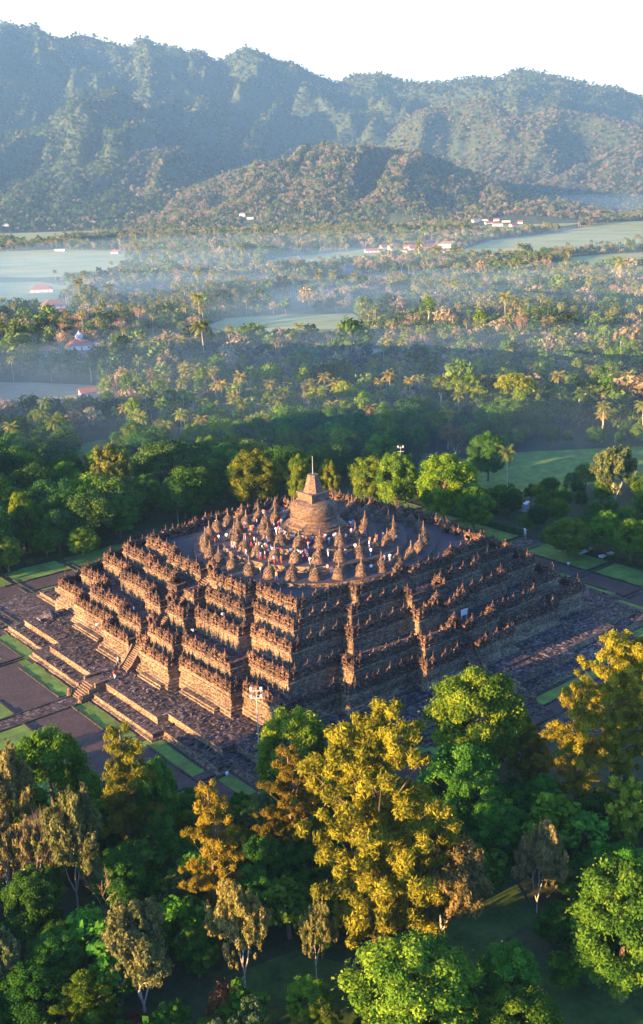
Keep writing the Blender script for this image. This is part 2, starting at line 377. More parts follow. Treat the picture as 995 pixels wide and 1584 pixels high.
for k in (1, 2, 3, 4, 5):
    mb = MB(); loft_poly(mb, LV[k], profs[k], WN, DP)
    # relief panels between pilasters, and corbel blocks under the cornice
    a, b = FL[k - 1], FL[k]
    zb, zt = (4.0, 4.98) if k == 1 else (a + 0.48, b - 0.72)
    oo = -0.8 if k == 1 else 0.0
    for (p, q) in edges(LV[k], oo, WN, DP):
        L = hypot(q[0] - p[0], q[1] - p[1])
        if L < 1.2: continue
        ux, uy = (q[0] - p[0]) / L, (q[1] - p[1]) / L; rot = atan2(uy, ux)
        nP = max(2, int(L / 1.55))
        for i in range(nP + 1):
            t = 0.14 + (L - 0.28) * i / nP
            mb.box(-0.13, -0.09, zb, 0.13, 0.05, zt, 0, rot, (p[0] + ux * t, p[1] + uy * t))
            if i < nP:                                        # carved figures in the panel, uneven
                for s in range(3):
                    tt = t + (L - 0.28) / nP * (0.25 + 0.25 * s)
                    hh = (zt - zb) * random.uniform(0.45, 0.85); ww = random.uniform(0.1, 0.17)
                    mb.box(-ww, -random.uniform(0.04, 0.09), zb + 0.06, ww, 0.03, zb + hh, 0, rot, (p[0] + ux * tt, p[1] + uy * tt), 0.02)
        if k > 1:
            nD = max(2, int(L / 0.75))
            for i in range(nD):
                t = L * (i + 0.5) / nD
                mb.box(-0.16, -0.27, b - 0.62, 0.16, 0.0, b - 0.4, 0, rot, (p[0] + ux * t, p[1] + uy * t))
        else:
            nD = max(2, int(L / 1.1))
            for i in range(nD):
                t = L * (i + 0.5) / nD
                mb.box(-0.22, -0.5, 5.18, 0.22, 0.0, 5.42, 0, rot, (p[0] + ux * t, p[1] + uy * t))
    link('terrace_wall', mb.mesh('terrace_wall', [M_WALL, M_PAVE if k < 5 else M_FLOOR]), temple)
    # balustrade
    mb = MB(); o = PO[k]
    q = quad(*LV[k], o=0, w=WN, dep=DP); nq = len(q)
    mid = [i for i in range(nq) if abs(q[i][0] + (WN)) < 1e-6 and abs(q[i][1] + (quad(*LV[k])[0][1] * 0 + LV[k][0] - DP)) < 1e-6]
    skip = set(m_ + s * nq for m_ in mid for s in range(4))
    loft_poly(mb, LV[k], [(o, b - 0.02), (o, b + 0.2), (o - 0.08, b + 0.25), (o - 0.08, b + 0.75), (o + 0.04, b + 0.82), (o + 0.04, b + 0.98), (o - 0.78, b + 0.98), (o - 0.78, b - 0.02)], WN, DP, None, skip=skip)
    for (p, q2) in edges(LV[k], o - 0.36, WN, DP):
        L = hypot(q2[0] - p[0], q2[1] - p[1]); ux, uy = (q2[0] - p[0]) / L, (q2[1] - p[1]) / L; rot = atan2(uy, ux)
        if L < 2.0 or L > 70: 
            if L < 2.0: continue
        if abs(L - 2 * (WN + 0.36)) < 0.9 and abs(abs(p[0]) - abs(p[1])) > 15 and L < 4: continue
        nN = max(1, round(L / 2.9))
        for i in range(nN):
            t = L * (i + 0.5) / nN
            if L > 3.4 or nN == 1:
                niches.append((p[0] + ux * t, p[1] + uy * t, b + 0.28 + random.uniform(-0.08, 0.12), rot, k))
            for s in (-0.5, -0.36, 0.36):
                tt = t + s * L / nN
                if 0.15 < tt < L - 0.1 and random.random() < 0.9:
                    sc = random.uniform(0.8, 1.25)
                    if abs(s) == 0.5: sc *= 1.25
                    mb.lathe([(r * 1.5 * sc, z * sc * 1.05) for r, z in FIN], 5, (p[0] + ux * tt, p[1] + uy * tt, b + 0.96), 0, random.random())
        # inner face blocks
        mb.lathe([(r * 2.1, z * 1.5) for r, z in FIN], 6, (p[0], p[1], b + 0.96))
    link('balustrade', mb.mesh('balustrade', [M_ORN]), temple)

# niches: the hundred nearest the camera that face it are parts of their own, the rest one mesh
def nscore(nc):
    x, y, z, rot, k = nc
    fx, fy = sin(rot), -cos(rot)          # outward normal
    d = hypot(x - CAM[0], y - CAM[1])
    facing = (fx * (CAM[0] - x) + fy * (CAM[1] - y)) / d
    return d - (60 if facing > 0.2 else 0) + (80 if (x > 0 and y < -5 and k < 3) else 0)
niches.sort(key=nscore)
for x, y, z, rot, k in niches[:100]:
    link('niche_shrine', NICHE, temple, (x, y, z), rot, (1.1, 1, random.uniform(0.76, 0.94)))
mb = MB(); nv = [tuple(v.co) for v in NICHE.vertices]; nf = [tuple(p.vertices) for p in NICHE.polygons]
for x, y, z, rot, k in niches[100:]:
    c_, s_ = cos(rot), sin(rot); hz = random.uniform(0.76, 0.94)
    mb.add([(x + (a * 1.1) * c_ - b * s_, y + (a * 1.1) * s_ + b * c_, z + c * hz) for a, b, c in nv], nf)
stuff(link('niche_shrines', mb.mesh('niche_shrines', [M_ORN]), temple))

# gateways over the stairs, and the stairs
def gate_mesh():
    mb = MB()
    for sx in (-1, 1):
        mb.box(sx * 1.55 - 0.5, -0.7, 0, sx * 1.55 + 0.5, 0.7, 2.2); mb.box(sx * 1.55 - 0.62, -0.82, 2.2, sx * 1.55 + 0.62, 0.82, 2.5)
        mb.lathe([(0.4, 2.5), (0.45, 2.7), (0.25, 2.8), (0.3, 3.1), (0.12, 3.25), (0.04, 3.7)], 7, (sx * 1.6, 0, 0))
    for i in range(7):
        a0, a1 = pi * i / 7, pi * (i + 1) / 7; P = []
        for y in (-0.75, 0.75):
            for a, r in ((a0, 1.02), (a1, 1.02), (a1, 1.6), (a0, 1.6)):
                P.append((r * cos(a), y, 2.0 + 0.9 * r * sin(a)))
        mb.add(P, [(0, 3, 2, 1), (4, 5, 6, 7), (0, 1, 5, 4), (2, 3, 7, 6), (1, 2, 6, 5), (3, 0, 4, 7)])
    mb.box(-1.2, -0.7, 3.2, 1.2, 0.7, 3.6, taper=0.15)
    mb.lathe([(0.75, 3.6), (0.8, 3.8), (0.45, 3.95), (0.5, 4.3), (0.2, 4.5), (0.05, 5.2)], 8)
    return mb.mesh('gateway', [M_ORN])
GATE = gate_mesh()
for k in (1, 2, 3, 4, 5):
    for s in range(4):
        a = s * pi / 2
        r = LV[k][0] - DP - 0.2
        x, y = r * sin(a), -r * cos(a)
        if k in (2, 3, 5):
            link('gateway', GATE, temple, (x, y, FL[k]), a, (0.8, 0.8, 0.72))
        mb = MB(); z0, z1 = FL[k - 1], FL[k]; nst = int((z1 - z0) / 0.28); run = 1.9 + (1.6 if k == 1 else 0.75)
        y0 = -(LV[k][0] + (1.6 if k == 1 else 0.75)); st = run / nst
        for i in range(nst):
            mb.box(-1.2, y0 + i * st, z0 - 0.05, 1.2, y0 + run + 0.1, z0 + (i + 1) * (z1 - z0) / nst - 0.004 * (i == nst - 1))
        for sx in (-1, 1):                                   # curved side walls
            P = []; N_ = 7
            for x_ in (sx * 1.2, sx * 1.62):
                for i in range(N_):
                    t = i / (N_ - 1); yy = y0 - 0.5 + (run * 0.75 + 0.5) * t
                    P.append((x_, yy, z0 - 0.05)); P.append((x_, yy, z0 + 0.5 + (z1 - z0) * (t ** 1.4) * 0.92))
            F = []
            for i in range(N_ - 1):
                F += [(2 * i, 2 * i + 1, 2 * i + 3, 2 * i + 2), (2 * N_ + 2 * i, 2 * N_ + 2 * i + 2, 2 * N_ + 2 * i + 3, 2 * N_ + 2 * i + 1), (2 * i + 1, 2 * N_ + 2 * i + 1, 2 * N_ + 2 * i + 3, 2 * i + 3)]
            F += [(0, 2 * N_, 2 * N_ + 1, 1), (2 * N_ - 2, 2 * N_ - 1, 4 * N_ - 1, 4 * N_ - 2)]
            mb.add(P, F)
        link('stairway', mb.mesh('stairway', [M_TILE]), temple, (0, 0, 0), a)
for s in range(4):                                            # outer stairs from the garden to the platform
    a = s * pi / 2; mb = MB()
    for i in range(8):
        mb.box(-1.7, -57.7 + i * 0.36, -0.1, 1.7, -52.0 if i > 2 else -55.0, (i + 1) * 0.3 - 0.012)
    for sx in (-1, 1):
        mb.box(sx * 2.0 - 0.28, -57.4, -0.1, sx * 2.0 + 0.28, -56.2, 1.1); mb.box(sx * 2.0 - 0.28, -56.2, -0.1, sx * 2.0 + 0.28, -54.8, 2.0)
        mb.box(sx * 2.0 - 0.28, -54.8, 1.0, sx * 2.0 + 0.28, -52.2, 2.85)
        mb.lathe([(0.5, 0), (0.55, 0.4), (0.3, 0.8), (0.4, 1.3), (0.15, 1.6)], 7, (sx * 2.1, -58.0, 0))
    link('stairway', mb.mesh('garden_stairway', [M_TILE]), temple, (0, 0, 0), a)
# low benches on the platform against the first wall
for s in (1, 2, 3):
    for (x0, x1) in ((-26, -15), (-12, -4), (4, 12), (15, 26)):
        yb = -44.9 if abs(x0) > 12.7 else -47.0
        A = (x0, yb, x1, yb + 1.6) if abs(x0) > 12 else (x0, yb, x1, yb + 1.2)
        mb = MB(); rot = s * pi / 2
        mb.box(A[0], A[1], 2.38, A[2], A[3], 2.78, 0, rot); mb.box(A[0] + 0.3, A[1] + 0.35, 2.78, A[2] - 0.3, A[3], 3.1, 0, rot)
        link('platform_bench', mb.mesh('bench', [M_WALL]), temple)
# stepped plinth along the shaded side
mb = MB()
mb.box(-38, -44.2, 2.38, 38, -41.6, 2.95); mb.box(-28, -46.9, 2.38, 28, -43.9, 2.8); mb.box(-12.5, -48.6, 2.38, 12.5, -46.4, 2.72)
link('stepped_plinth', mb.mesh('stepped_plinth', [M_PAVE]), temple)

# round terraces
RT = [(25.4, 16.25, 17.1), (19.3, 17.1, 18.3), (12.9, 18.3, 19.4)]
for R, z0, z1 in RT:
    mb = MB(); h = z1 - z0
    mb.lathe([(R + 0.25, z0 - 0.1), (R + 0.25, z0 + 0.25 * h), (R, z0 + 0.3 * h), (R, z0 + 0.75 * h), (R + 0.25, z0 + 0.82 * h), (R + 0.25, z1)], 96)
    mb.m[-1] = 1
    link('round_terrace', mb.mesh('round_terrace', [M_WALL, M_FLOOR]), temple)

def small_stupa():
    mb = MB()                                                # base and inner core
    mb.lathe([(1.75, 0), (1.8, 0.22), (1.6, 0.28), (1.62, 0.5), (1.45, 0.58), (1.5, 0.8)], 14)
    mb.lathe([(0.8, 0.8), (0.85, 1.6), (0.5, 2.1)], 8)
    base = mb.mesh('stupa_base', [M_TILE])
    bell = MB(); N_ = 20
    rad = [(1.42, 0.8), (1.44, 1.2), (1.4, 1.55), (1.28, 1.9), (1.05, 2.25), (0.72, 2.5)]
    V = []; F = []
    for thick in (0.0, -0.14):
        for i, (r, z) in enumerate(rad):
            for j in range(N_):
                V.append(((r + thick) * cos(2 * pi * j / N_), (r + thick) * sin(2 * pi * j / N_), z))
    n1 = len(rad) * N_
    for i in range(len(rad) - 1):
        for j in range(N_):
            if 0 < i < len(rad) - 1 and (i + j) % 2 == 0: continue
            j2 = (j + 1) % N_
            F.append((i * N_ + j, i * N_ + j2, (i + 1) * N_ + j2, (i + 1) * N_ + j))
            F.append((n1 + i * N_ + j2, n1 + i * N_ + j, n1 + (i + 1) * N_ + j, n1 + (i + 1) * N_ + j2))
    bell.add(V, F)
    bell.lathe([(0.78, 2.44), (0.78, 2.52)], 14)
    be = bell.mesh('bell', [M_TILE])
    sp = MB(); sp.box(-0.36, -0.36, 2.5, 0.36, 0.36, 2.9); sp.lathe([(0.27, 2.9), (0.22, 3.1), (0.17, 3.8), (0.09, 4.6), (0.0, 4.62)], 8)
    return base, be, sp.mesh('spire', [M_TILE])
SB, SBE, SSP = small_stupa()
stupas = []
for (n_, R, z) in ((32, 23.2, 17.1), (24, 16.9, 18.3), (16, 10.9, 19.4)):
    for i in range(n_):
        a = 2 * pi * (i + 0.5) / n_
        x, y = R * cos(a), R * sin(a); stupas.append((x, y))
        o = link('small_stupa', SB, temple, (x, y, z), random.random() * 6, (0.82, 0.82, 0.84))
        link('bell', SBE, o); link('spire', SSP, o)
# the great central stupa
mb = MB(); z = 19.4
mb.lathe([(7.7, 0), (7.75, 0.45), (7.1, 0.55), (7.15, 1.0), (6.5, 1.1), (6.65, 1.55), (5.9, 1.7), (5.95, 2.1), (5.3, 2.35), (4.9, 2.75), (4.7, 3.3), (4.95, 3.4), (5.1, 3.55), (5.1, 3.8), (4.8, 3.9), (4.95, 4.6), (4.95, 5.2), (4.75, 5.9), (4.3, 6.45), (3.6, 6.85), (2.9, 7.05)], 48, (0, 0, z))
ms = link('main_stupa', mb.mesh('main_stupa', [M_TILE]), temple)
mb = MB()
mb.box(-2.55, -2.55, z + 6.6, 2.55, 2.55, z + 7.2); mb.box(-2.35, -2.35, z + 7.2, 2.35, 2.35, z + 8.35); mb.box(-2.55, -2.55, z + 8.35, 2.55, 2.55, z + 8.7)
link('harmika', mb.mesh('harmika', [M_TILE]), ms)
mb = MB(); mb.lathe([(2.25, 8.6), (2.15, 8.9), (1.85, 9.7), (1.5, 10.9), (1.2, 12.0), (1.3, 12.05), (1.15, 12.4)], 8, (0, 0, z), rot=pi / 8)
link('spire', mb.mesh('main_spire', [M_TILE]), ms)
mb = MB(); mb.tube([(0.1, 0.1, z + 12.3), (0.1, 0.1, z + 16.2)], [0.09, 0.06], 6)
link('lightning_rod', mb.mesh('lightning_rod', [M_STEEL]), ms)

# ------------------------------------------------------------------ garden round the temple
def sheet(name, rects, z, m, th=0.0):
    mb = MB()
    for x0, y0, x1, y1 in rects:
        if th: mb.box(x0, y0, z - th, x1, y1, z)
        else: mb.add([(x0, y0, z), (x1, y0, z), (x1, y1, z), (x0, y1, z)], [(0, 1, 2, 3)])
    return struct(link(name, mb.mesh(name, [m])))
court = sheet('gravel_court', [(-69, -69, 64, 64.2)], 0.012, M_COURT)
def rot4(r, k):
    x0, y0, x1, y1 = r
    for _ in range(k): x0, y0, x1, y1 = -y1, x0, -y0, x1
    return (x0, y0, x1, y1)
lawn = []
kerb = []
# +x and +y sides: lawns beyond a drain, cut by cross drains
for k in (1, 2):                                   # rot 1: (-y side) -> +x ; rot 2 -> +y
    for a, b in ((-62, -41), (-39.2, -25.4), (-23.6, -4.6), (-3.2, -1.9), (4.2, 23.6), (25.4, 39.2), (41, 62)):
        if a == -3.2: continue
        lawn.append(rot4((a, -73.6, b, -64.8), k)); 
        for s in ((a - 0.35, -74.0, a + 0.05, -64.4), (b - 0.05, -74.0, b + 0.35, -64.4), (a - 0.35, -64.8, b + 0.35, -64.4)):
            kerb.append(rot4(s, k))
    kerb.append(rot4((-64, -74.4, 64, -74.0), k))
    for a in (-40, -24.5, 24.5, 40):
        kerb.append(rot4((a - 0.9, -64.4, a - 0.5, -56.3), k)); kerb.append(rot4((a + 0.5, -64.4, a + 0.9, -56.3), k))
# lawn strips hugging the base
for k in range(4):
    lawn.append(rot4((2.7, -59.6, 19.6, -56.7), k)); lawn.append(rot4((-19.6, -59.6, -2.7, -56.7), k))
    for s_ in (1, -1):
        a, b = sorted((s_ * 22.3, s_ * 37.2)); 
        lawn.append(rot4((a, -57.0, b, -54.4), k))
        a2, b2 = sorted((s_ * 19.8, s_ * 23.9)); lawn.append(rot4((a2, -58.9, b2, -57.03), k))
        a, b = sorted((s_ * 39.8, s_ * 47.6)) 
        if not (k == 3 and s_ == -1) and not (k == 2 and s_ == 1): lawn.append(rot4((a, -54.4, b, -51.9), k))
        a, b = sorted((s_ * 2.4, s_ * 19.8)); kerb.append(rot4((a, -59.95, b, -59.6), k)); kerb.append(rot4((a, -56.7, b, -56.45), k))
        a, b = sorted((s_ * 23.9, s_ * 39.5)); kerb.append(rot4((a, -57.35, b, -57.0), k)); kerb.append(rot4((a - 0.0, -54.4, b, -54.15), k))
# -x side beyond the court
for y0, y1 in ((2.2, 9.2), (10.2, 23.0)):
    lawn.append((-80, y0, -69.1, y1)); kerb.append((-69.1, y0 - 0.2, -68.7, y1 + 0.2)); kerb.append((-80, y1, -69.1, y1 + 0.35))
for y0, y1 in ((-11.5, -2.6), (-36, -13.0)):
    lawn.append((-80, y0, -69.4, y1)); kerb.append((-69.4, y0 - 0.2, -69.0, y1 + 0.2))
lawn.append((-66.0, 26, -60.5, 40)); 
kerb += [(-69, 22.8, -57.2, 23.1), (-69, 23.8, -57.2, 24.1), (-90, 1.35, -57.6, 1.75), (-90, -2.5, -57.6, -2.1), (-70, 41.0, -50, 41.4), (-69.0, 43.2, -50, 43.6), (-50.2, 40, -49.8, 56), (-52.6, 41.4, -52.2, 56)]
kerb += [(-69, -40.5, -52, -40.1), (-69, -39.4, -52, -39.0), (-50, -63.5, 62, -63.1), (-64, -64.5, -63.6, -40)]
LAWN = sheet('lawn', lawn, 0.05, M_LAWN)
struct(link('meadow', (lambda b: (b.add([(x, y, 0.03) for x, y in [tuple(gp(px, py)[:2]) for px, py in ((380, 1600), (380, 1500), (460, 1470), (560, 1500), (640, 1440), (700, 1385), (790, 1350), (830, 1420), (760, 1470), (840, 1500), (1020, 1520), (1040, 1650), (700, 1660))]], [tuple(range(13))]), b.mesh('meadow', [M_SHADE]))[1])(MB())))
# kerbs: low stone edges
mb = MB()
for i, (x0, y0, x1, y1) in enumerate(kerb):
    h = 0.22 + 0.004 * (i % 7)
    lx, ly = x1 - x0, y1 - y0; nseg = max(1, int(max(lx, ly) / 2.4))
    for q in range(nseg):
        if random.random() < 0.05: continue
        jx, jy = random.uniform(-.05, .05), random.uniform(-.05, .05); hh = h + random.uniform(-.09, .07); g_ = 0.04
        if lx > ly: mb.box(x0 + lx * q / nseg + g_, y0 + jy, -0.1, x0 + lx * (q + 1) / nseg - g_, y1 + jy, hh)
        else: mb.box(x0 + jx, y0 + ly * q / nseg + g_, -0.1, x1 + jx, y0 + ly * (q + 1) / nseg - g_, hh)
struct(link('kerb', mb.mesh('kerb', [M_KERB])))
sheet('path', [(-92, -2.1, -57.75, 1.35), (57.75, -2.0, 76, 2.0), (-2.0, 57.75, 2.0, 76), (-2.0, -76, 2.0, -57.75)], 0.09, M_PAVE)
sheet('pavement', [(-58.5, 41.4, -41.0, 56.0), (-48.8, 56.0, -40, 58)], 0.03, M_PAVE)
# ramps over cross drains on the +x side (pale slabs)
sheet('paving_strip', [(57.5, -25.0 + d, 64.5, -24.2 + d) for d in (-0.1, -15.6)] + [(66.6, -24.9, 68, -24.3)], 0.03, M_PAVE)

# ------------------------------------------------------------------ terrain
def vnoise(x, y, seed=0):
    """value noise, numpy"""
    xi = np.floor(x).astype(np.int64); yi = np.floor(y).astype(np.int64); xf = x - xi; yf = y - yi
    def h(a, b):
        v = np.sin(a * 127.1 + b * 311.7 + seed * 74.7) * 43758.5453
        return v - np.floor(v)
    u = xf * xf * (3 - 2 * xf); v = yf * yf * (3 - 2 * yf)
    return (h(xi, yi) * (1 - u) + h(xi + 1, yi) * u) * (1 - v) + (h(xi, yi + 1) * (1 - u) + h(xi + 1, yi + 1) * u) * v
def fbm(x, y, oct=4, seed=0):
    s = 0; a = 0.5
    for i in range(oct):
        s = s + a * vnoise(x, y, seed + i); x = x * 2.03 + 11.3; y = y * 2.03 + 5.7; a *= 0.5
    return s
# crests as seen in the photograph (pixels), with the real distance and the distance of the foot
RIDGES = [
    ([(-260, 60), (-120, 48), (0, 31), (30, 37), (48, 41), (55, 36), (66, 49), (90, 56), (130, 54), (160, 64), (195, 72), (206, 66), (215, 56), (230, 57), (240, 68), (290, 79), (310, 75), (332, 95), (345, 92), (380, 71), (400, 76), (425, 93), (450, 95), (490, 115), (520, 128), (545, 118), (590, 114), (622, 126), (680, 126), (740, 119), (770, 122), (800, 107), (830, 110), (870, 118), (910, 132), (960, 138), (995, 148), (1120, 160), (1300, 190)], 5900, 3700, 0.0),
    ([(560, 300), (600, 215), (625, 183), (650, 172), (690, 166), (740, 156), (765, 160), (790, 178), (810, 186), (835, 177), (860, 172), (900, 178), (940, 182), (995, 203), (1150, 215), (1300, 240)], 4700, 4000, 0.0),
    ([(255, 320), (310, 290), (370, 268), (420, 255), (470, 238), (510, 235), (550, 239), (600, 231), (640, 241), (690, 260), (740, 277), (790, 297), (850, 309), (910, 322), (960, 335)], 3500, 2850, 0.0),
    ([(190, 262), (210, 240), (245, 233), (280, 240), (310, 258), (335, 290)], 3900, 3450, 0.0),
    ([(-200, 200), (0, 205), (60, 200), (120, 150), (180, 140), (230, 175), (280, 240), (330, 280)], 4700, 3250, 0.0),
]
RD = []
for pts, D, foot_d, _ in RIDGES:
    az = []; hh = []
    for x, y in pts:
        P = at_dist(x, y, D); az.append(atan2(P[1] - CAM[1], P[0] - CAM[0])); hh.append(P[2])
    az = np.array(az[::-1]); hh = np.array(hh[::-1]); RD.append((az, hh, D, foot_d))
def terrain(x, y, which=False):
    dx = x - CAM[0]; dy = y - CAM[1]; rho = np.hypot(dx, dy); a = np.arctan2(dy, dx)
    h = np.zeros_like(rho); wid = np.zeros(rho.shape, int)
    for i, (az, hh, D, fd) in enumerate(RD):
        edge = radians(6 if i in (0, 4) else 2.2)
        A = np.concatenate([[az[0] - edge], az, [az[-1] + edge]]); Hh = np.concatenate([[0], hh, [0]])
        H_ = np.interp(a, A, Hh)
        t = np.clip((rho - fd) / (D - fd), 0, 1); back = np.clip((rho - D) / 1800, 0, 1)
        gul = (0.25 - np.abs(fbm(a * 17 + rho / 620 + i * 9.1, rho / 1100 - a * 5, 4, i) - 0.47) * 2.6)
        gul2 = np.abs(fbm(x / 260 + i, y / 260, 4, 20 + i) - 0.47)
        shape = t ** (1.25 if i in (0,) else 0.9)
        if i in (2, 3): shape = np.sin(t * pi / 2) ** 0.9
        s = H_ * shape * (1 - back * 0.8)
        s = s * (1 + (1 - t) * t * 4 * (gul * 0.9 - gul2 * 0.9)) - (1 - t) * gul2 * 60 * np.minimum(t * 3, 1)
        wid = np.where(s > h, i, wid); h = np.maximum(h, s)
    if which: return wid
    und = (fbm(x / 300, y / 300, 3, 50) - 0.45) * 9 * np.clip((rho - 2400) / 800, 0, 1)
    crag = (np.abs(fbm(x / 110, y / 110, 4, 61) - 0.47) * -2 + 0.2) * 0.05 * h
    return h + (und + crag) * (h > 0)
def build_terrain():
    az0 = YAW
    A = np.concatenate([np.linspace(az0 + radians(26), az0 + radians(334), 70)[:-1] - 2 * pi, np.linspace(az0 - radians(26), az0 + radians(26), 420)])
    R = np.concatenate([np.geomspace(1, 2600, 34), np.arange(2650, 7800, 24), [8200, 8800]])
    A = np.sort(A)
    aa, rr = np.meshgrid(A, R)
    off = np.abs((aa - YAW + pi) % (2 * pi) - pi)
    rr = rr * (1 - 0.86 * np.clip((off - radians(28)) / radians(50), 0, 1) ** 0.7)     # the sheet reaches farther ahead than behind
    x = CAM[0] + rr * np.cos(aa); y = CAM[1] + rr * np.sin(aa)
    z = terrain(x, y) - 0.05
    nA, nR = len(A), len(R)
    V = np.stack([x.ravel(), y.ravel(), z.ravel()], -1)
    i, j = np.meshgrid(np.arange(nR - 1), np.arange(nA), indexing='ij'); j2 = (j + 1) % nA
    F = np.stack([i * nA + j, (i + 1) * nA + j, (i + 1) * nA + j2, i * nA + j2], -1).reshape(-1, 4)
    me = npmesh('terrain', V, F, [M_GROUND], smooth=True)
    return struct(link('ground', me))
build_terrain()

# ------------------------------------------------------------------ trees
def rdir(n):
    v = RNG.normal(size=(n, 3)); return v / np.linalg.norm(v, axis=1, keepdims=True)
def leaves(C, R, per, size, asp=0.5, flat=0.0, droop=0.0, shell=0.55):
    """quads scattered through clumps. C (k,3), R (k,3) radii"""
    k = len(C); n = k * per
    c = np.repeat(C, per, 0); r = np.repeat(R, per, 0)
    d = rdir(n); rad = shell + (1 - shell) * RNG.random(n) ** 0.6
    rad *= (0.75 + 0.35 * RNG.random(n))
    p = c + d * r * rad[:, None]
    u = rdir(n); nrm = d * 0.9 + rdir(n) * 0.9 + np.array([0, 0, 0.5]); nrm /= np.linalg.norm(nrm, axis=1, keepdims=True)
    u = np.cross(nrm, u); u[:, 2] -= droop; u /= np.linalg.norm(u, axis=1, keepdims=True) + 1e-9
    v = np.cross(nrm, u); v /= np.linalg.norm(v, axis=1, keepdims=True) + 1e-9
    s = size * (0.6 + 0.8 * RNG.random(n))[:, None]
    a, b = u * s, v * s * asp
    V = np.stack([p - a, p - a * 0.1 - b, p + a, p - a * 0.1 + b], 1).reshape(-1, 3)
    F = np.arange(4 * n).reshape(-1, 4)
    cl = np.repeat(RNG.random(k), per)
    lf = np.clip(0.68 * cl + 0.32 * RNG.random(n), 0, 1)
    return V, F, lf
def crown_mesh(name, parts, m):
    V = []; F = []; L = []; o = 0
    for v, f, l in parts:
        V.append(v); F.append(f + o); L.append(l); o += len(v)
    return npmesh(name, np.concatenate(V), np.concatenate(F), [m], leaf=np.concatenate(L))
def trunk_mesh(name, h, r, tips, m, lean=(0, 0), n=6, fork=0.4, side=5):
    mb = MB(); pts = []; rd = []
    for i in range(n + 1):
        t = i / n; pts.append((lean[0] * t * h + sin(t * 5) * r * 0.5, lean[1] * t * h + cos(t * 4) * r * 0.4, t * h - 0.3)); rd.append(r * (1.15 - 0.8 * t))
    mb.tube(pts, rd, side)
    for (x, y, z, rr) in tips:
        t = min(0.95, max(fork, (z / h) * 0.72)); i = t * n; p0 = Vector(pts[int(i)]).lerp(Vector(pts[min(n, int(i) + 1)]), i - int(i))
        q = Vector((x, y, z)); mid = p0.lerp(q, 0.5) + Vector((random.uniform(-.4, .4), random.uniform(-.4, .4), -abs(q.z - p0.z) * 0.12))
        mb.tube([p0, mid, q], [rr, rr * 0.65, rr * 0.25], 4)
    return mb.mesh(name, [m])
def ell(n, rx, rz, cz, lo=-1.0, inner=0.55):
    """clump centres in an ellipsoid"""
    d = rdir(n * 3); d = d[d[:, 2] > lo][:n]
    rr = inner + (1 - inner) * RNG.random(len(d)) ** 0.5
    return d * np.array([rx, rx, rz]) * rr[:, None] + np.array([0, 0, cz])

PROTO = {}
def add_proto(kind, trunk, crown, h, w): PROTO.setdefault(kind, []).append((trunk, crown, h, w))

def make_round(kind, m, h=12, w=10, cl=60, per=110, size=0.28, cz=0.62, rzf=0.42, bark=None, cr=0.17, inner=0.6, lo=-0.75, asp=0.55, droop=0.0, lob=0):
    bark = bark or M_BARK
    C = ell(cl, w / 2 * 0.84, h * rzf * 0.86, h * cz, lo, inner)
    # lobes: make the outline uneven
    f = 1 + 0.28 * np.sin(np.arctan2(C[:, 1], C[:, 0]) * 3 + RNG.random() * 6) * RNG.random() + 0.22 * (RNG.random(len(C)) - 0.5)
    C[:, :2] *= f[:, None]
    R = np.ones((len(C), 3)) * (w * cr) * (0.6 + 0.7 * RNG.random(len(C)))[:, None] * np.array([1, 1, 0.75])
    cm = crown_mesh(kind + '_crown', [leaves(C, R, per, size, asp, droop=droop), leaves(C, R * 1.55, max(2, per // 6), size * 0.9, asp, shell=0.5)], m)
    tips = [(*C[i], 0.05 * h / 6) for i in RNG.choice(len(C), min(9, len(C)), replace=False)]
    add_proto(kind, trunk_mesh(kind + '_trunk', h * (cz + 0.1), h * 0.028, tips, bark), cm, h, w)
def make_casuarina(kind, m, h=28, w=10, nb=46, per=130, irregular=0.5):
    C = []; tips = []
    for i in range(nb):
        t = 0.14 + 0.86 * (i + RNG.random()) / nb
        if w > 14: prof = (w / 2) * (0.5 + 0.5 * min(1, t / 0.3)) * (1 - 0.62 * max(0, (t - 0.62) / 0.38) ** 1.6) * (1 - irregular * RNG.random())
        else: prof = (w / 2) * (0.35 + 0.65 * min(1, t / 0.35)) * (1 - 0.75 * max(0, (t - 0.55) / 0.45) ** 1.3) * (1 - irregular * RNG.random())
        a = RNG.random() * 2 * pi
        z0 = t * h * 0.97
        kk = max(1, int(prof / 0.9))
        for j in range(kk):
            rr = prof * (j + 0.8) / kk
            C.append((rr * cos(a) + RNG.normal() * 0.3, rr * sin(a) + RNG.normal() * 0.3, z0 + rr * 0.25 + RNG.normal() * 0.35 - 0.5 * (rr / w)))
        tips.append((prof * cos(a), prof * sin(a), z0 + prof * 0.2, 0.10))
    C = np.array(C); n = len(C)
    R = (0.6 + 0.45 * RNG.random(n))[:, None] * np.array([1.0, 1.0, 0.9])
    cm = crown_mesh(kind + '_crown', [leaves(C, R * 0.9, int(per * 1.5), 0.19, 0.42, droop=0.2, shell=0.1), leaves(C, R * 1.1, per // 4, 0.30, 0.22, droop=0.5, shell=0.5)], m)
    add_proto(kind, trunk_mesh(kind + '_trunk', h * 0.96, h * 0.014, tips[::2], M_BARK, n=8, fork=0.1), cm, h, w)
